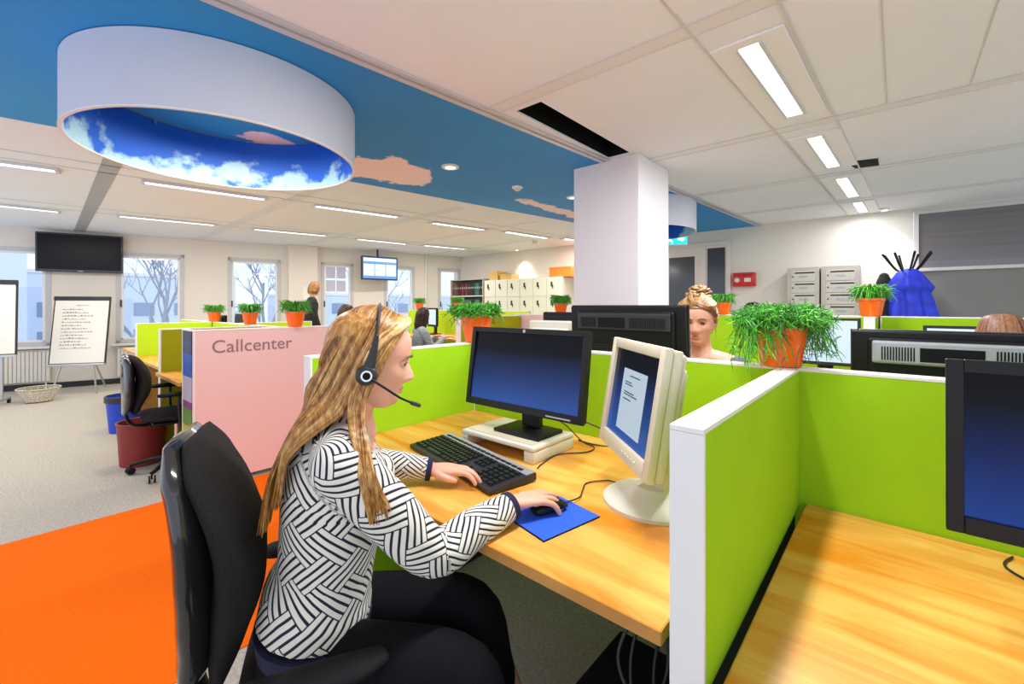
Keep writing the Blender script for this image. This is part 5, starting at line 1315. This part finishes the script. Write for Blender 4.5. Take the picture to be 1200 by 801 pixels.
def box_open(name, label, loc, rz, w, d, h, m_, cat, lid=False):
    t = thing(name, label, cat, loc, rz)
    b = nb(); th = .006
    bx(b, -w / 2, w / 2, -d / 2, -d / 2 + th, 0, h); bx(b, -w / 2, w / 2, d / 2 - th, d / 2, 0, h); bx(b, -w / 2, -w / 2 + th, -d / 2 + th, d / 2 - th, 0, h); bx(b, w / 2 - th, w / 2, -d / 2 + th, d / 2 - th, 0, h); bx(b, -w / 2 + th, w / 2 - th, -d / 2 + th, d / 2 - th, 0, th)
    obj('box_body', b, M[m_], t)
    b = nb(); bx(b, -w / 2 - .008, w / 2 + .008, -d / 2 - .008, -d / 2, h - .03, h); bx(b, -w / 2 - .008, w / 2 + .008, d / 2, d / 2 + .008, h - .03, h); obj('rim', b, M[m_], t)
    return t
box_open('cardboard_box', 'yellow-brown cardboard box on top of the lockers, left one', (-6.72, 7.2, 1.882), 0, .26, .3, .20, 'cardboard', 'box')
box_open('cardboard_box', 'pale cardboard tray on top of the lockers, right of the first box', (-6.38, 7.2, 1.882), .1, .30, .28, .12, 'cardboard', 'box')
box_open('storage_crate', 'orange crate on top of the lockers beside the column', (-4.93, 7.2, 1.884), 0, .50, .32, .19, 'orangebox', 'crate')
# letterboxes
def letterboxes(x0, x1, label):
    t = thing('letterbox_cabinet', label, 'letterboxes', ((x0 + x1) / 2, Y1 - .15, 0), 0, 'grey letterbox cabinets'); w = (x1 - x0) / 2
    b = nb(); bx(b, -w, w, -.145, .145, .35, 1.845, .006); obj('cabinet_body', b, M['mailgrey'], t)
    for s in (-1, 1):
        b = nb(); bx(b, s * (w - .03) - .012, s * (w - .03) + .012, -.1, .1, 0, .3495); obj('leg', b, M['mailgrey'], t)
    for k in range(9):
        z = 1.80 - (k + 1) * .155
        b = nb(); bx(b, -w + .05, w - .05, -.152, -.1455, z + .005, z + .150, .003); dr = obj('letterbox_door', b, M['mail2'], t)
        b = nb(); bx(b, -w * .5, w * .72, -.154, -.1522, z + .115, z + .131); obj('slot', b, M['blackm'], dr)
        b = nb(); bx(b, -.04, .06, -.155, -.1522, z + .060, z + .085, .002); obj('name_plate', b, M['silver'], dr)
        b = nb(); lathe(b, [(.010, 0), (.010, .006)], 12, m=T(-w * .62, -.1522, z + .075, 0, R(90))); obj('lock', b, M['dgrey'], dr)
letterboxes(-1.16, -.79, 'grey letterbox cabinet, left of the pair on the back wall')
letterboxes(-.77, -.36, 'grey letterbox cabinet, right of the pair beside the coat stand')
# red box
t = thing('fire_box', 'red wall-mounted fire alarm box beside the glazed door', 'fire alarm', (-1.76, Y1 - .05, 1.72))
b = nb(); bx(b, -.155, .155, -.05, .048, -.105, .105, .012); obj('housing', b, M['red'], t, 40)
b = nb(); lathe(b, [(.035, 0), (.035, .008)], 24, m=T(-.09, -.0502, -.01, 0, R(90))); obj('sounder', b, M['cream'], t, 40)
b = nb(); bx(b, .01, .10, -.056, -.0502, -.04, .02, .004); obj('label_plate', b, M['cream'], t)
b = nb(); bx(b, -.14, .14, -.0515, -.0503, .055, .075); obj('title_strip', b, M['redbin'], t)
# doors
b = nb(); dx0, dx1 = -3.05, -1.955
for q in ((dx0, dx1, 2.28, 2.34), (-2.015, dx1, 0, 2.28), (dx0, dx0 + .05, 0, 2.28), (-2.42, -2.33, 0, 2.28)): bx(b, q[0], q[1], Y1 - .05, Y1 - .001, q[2], q[3], .004)
fr = struct('door_1', b, M['door'])
b = nb(); bx(b, -3.0, -2.42, Y1 - .035, Y1 - .001, .01, 2.279, .003); lf = obj('door_leaf', b, M['door'], fr)
b = nb(); bx(b, -2.93, -2.505, Y1 - .037, Y1 - .0352, .35, 2.13); obj('pane', b, M['darkglass'], lf)
b = nb(); tube(b, [(-2.47, Y1 - .036, 1.02), (-2.47, Y1 - .085, 1.02), (-2.56, Y1 - .085, 1.02)], .009, 8, k=3); obj('door_handle', b, M['chrome'], lf, 50)
b = nb(); bx(b, -2.3295, -2.0155, Y1 - .030, Y1 - .001, .01, 2.279); sd = obj('side_panel', b, M['door'], fr)
b = nb(); bx(b, -2.305, -2.04, Y1 - .033, Y1 - .0302, .35, 2.24); obj('pane', b, M['darkglass'], sd)
# glazed partition at the right
b = nb(); gx0 = .155
for q in ((gx0, X1, 2.455, 2.505), (gx0, gx0 + .045, .4, 2.455), (gx0 + .045, X1, 1.745, 1.785), (gx0 + .045, X1, .4, .44)): bx(b, q[0], q[1], Y1 - .02, Y1 + .09, q[2], q[3], .004)
fr = struct('window_7', b, mat('glazing_frame', (.66, .62, .62), .4))
b = nb(); bx(b, gx0 + .045, X1, Y1 + .01, Y1 + .02, 1.785, 2.455); obj('pane', b, M['blindglass'], fr)
b = nb(); bx(b, gx0 + .045, X1, Y1 + .01, Y1 + .02, .44, 1.745); obj('frosted_pane', b, M['frost'], fr)
# coat stand and coat
cx0, cy0 = .08, 6.86
t = thing('coat_stand', 'black coat stand with spread hooks in front of the back wall', 'coat stand', (cx0, cy0, 0))
b = nb(); tube(b, [(0, 0, .03), (0, 0, 1.74)], .018, 12); obj('pole', b, M['black'], t, 50)
b = nb(); lathe(b, [(.18, 0), (.18, .02), (.03, .035)], 28); obj('base', b, M['black'], t, 40)
for k in range(8):
    a = k * PI / 4 + .3; b = nb(); tube(b, [(math.cos(a) * .01, math.sin(a) * .01, 1.70), (math.cos(a) * .10, math.sin(a) * .10, 1.74), (math.cos(a) * .22, math.sin(a) * .22, 1.92)], [.010, .010, .013], 8, k=3, round_ends=True); obj('hook', b, M['black'], t, 50)
b = nb()
n = 44; rings = []
for z, rx, ry, amp, ox in ((1.745, .03, .03, .0, .0), (1.735, .07, .06, .04, .0), (1.70, .11, .09, .08, .0), (1.63, .15, .12, .16, .0), (1.555, .19, .14, .20, .0), (1.525, .205, .14, .22, .0), (1.50, .19, .13, .22, .0), (1.46, .170, .12, .24, .0), (1.38, .18, .13, .28, .01), (1.20, .21, .15, .3, .02), (1.0, .23, .16, .3, .02), (.80, .26, .16, .2, .02)):
    ring = []
    for j in range(n):
        a = 2 * PI * j / n; q = 1 + amp * (math.sin(a * 6 + z * 3) * .6 + math.sin(a * 11 + 1) * .4)
        ring.append(b.verts.new((ox + math.cos(a) * rx * q, math.sin(a) * ry * q, z)))
    rings.append(ring)
for r0_, r1_ in zip(rings, rings[1:]):
    for j in range(n): b.faces.new((r0_[j], r0_[(j + 1) % n], r1_[(j + 1) % n], r1_[j]))
b.faces.new(rings[0]); b.faces.new(list(reversed(rings[-1])))
o = obj('coat', b, M['bluecoat'], smooth=80); o.location = (cx0 + .02, cy0 - .02, 0); tag(o, 'bright royal blue coat hanging on the coat stand', 'coat')
b = nb(); tube(b, [(0, 0, 1.66), (0, 0, 1.55), (-.01, 0, 1.2), (0, 0, .95)], [(.05, .05), (.09, .07), (.12, .08), (.13, .08)], 16, k=4, round_ends=True); o = obj('coat', b, M['shirt'], smooth=80); o.location = (cx0 - .20, cy0 - .02, 0); tag(o, 'dark coat hanging on the left of the blue coat', 'coat')

# small desk things near the far screen
b = nb(); bx(b, -.06, .06, -.04, .04, 0, .09, .004); o = obj('carton', b, M['cream']); o.location = (-.05, 2.16, KD); tag(o, 'small cream carton standing behind the partition under the hanging stems', 'box')
b = nb(); bx(b, -.22, .22, -.07, .07, 0, .02, .004); o = obj('keyboard', b, M['cream']); o.location = (-5.2, 4.85, .80); tag(o, 'pale keyboard in front of the lit far monitor', 'keyboard')
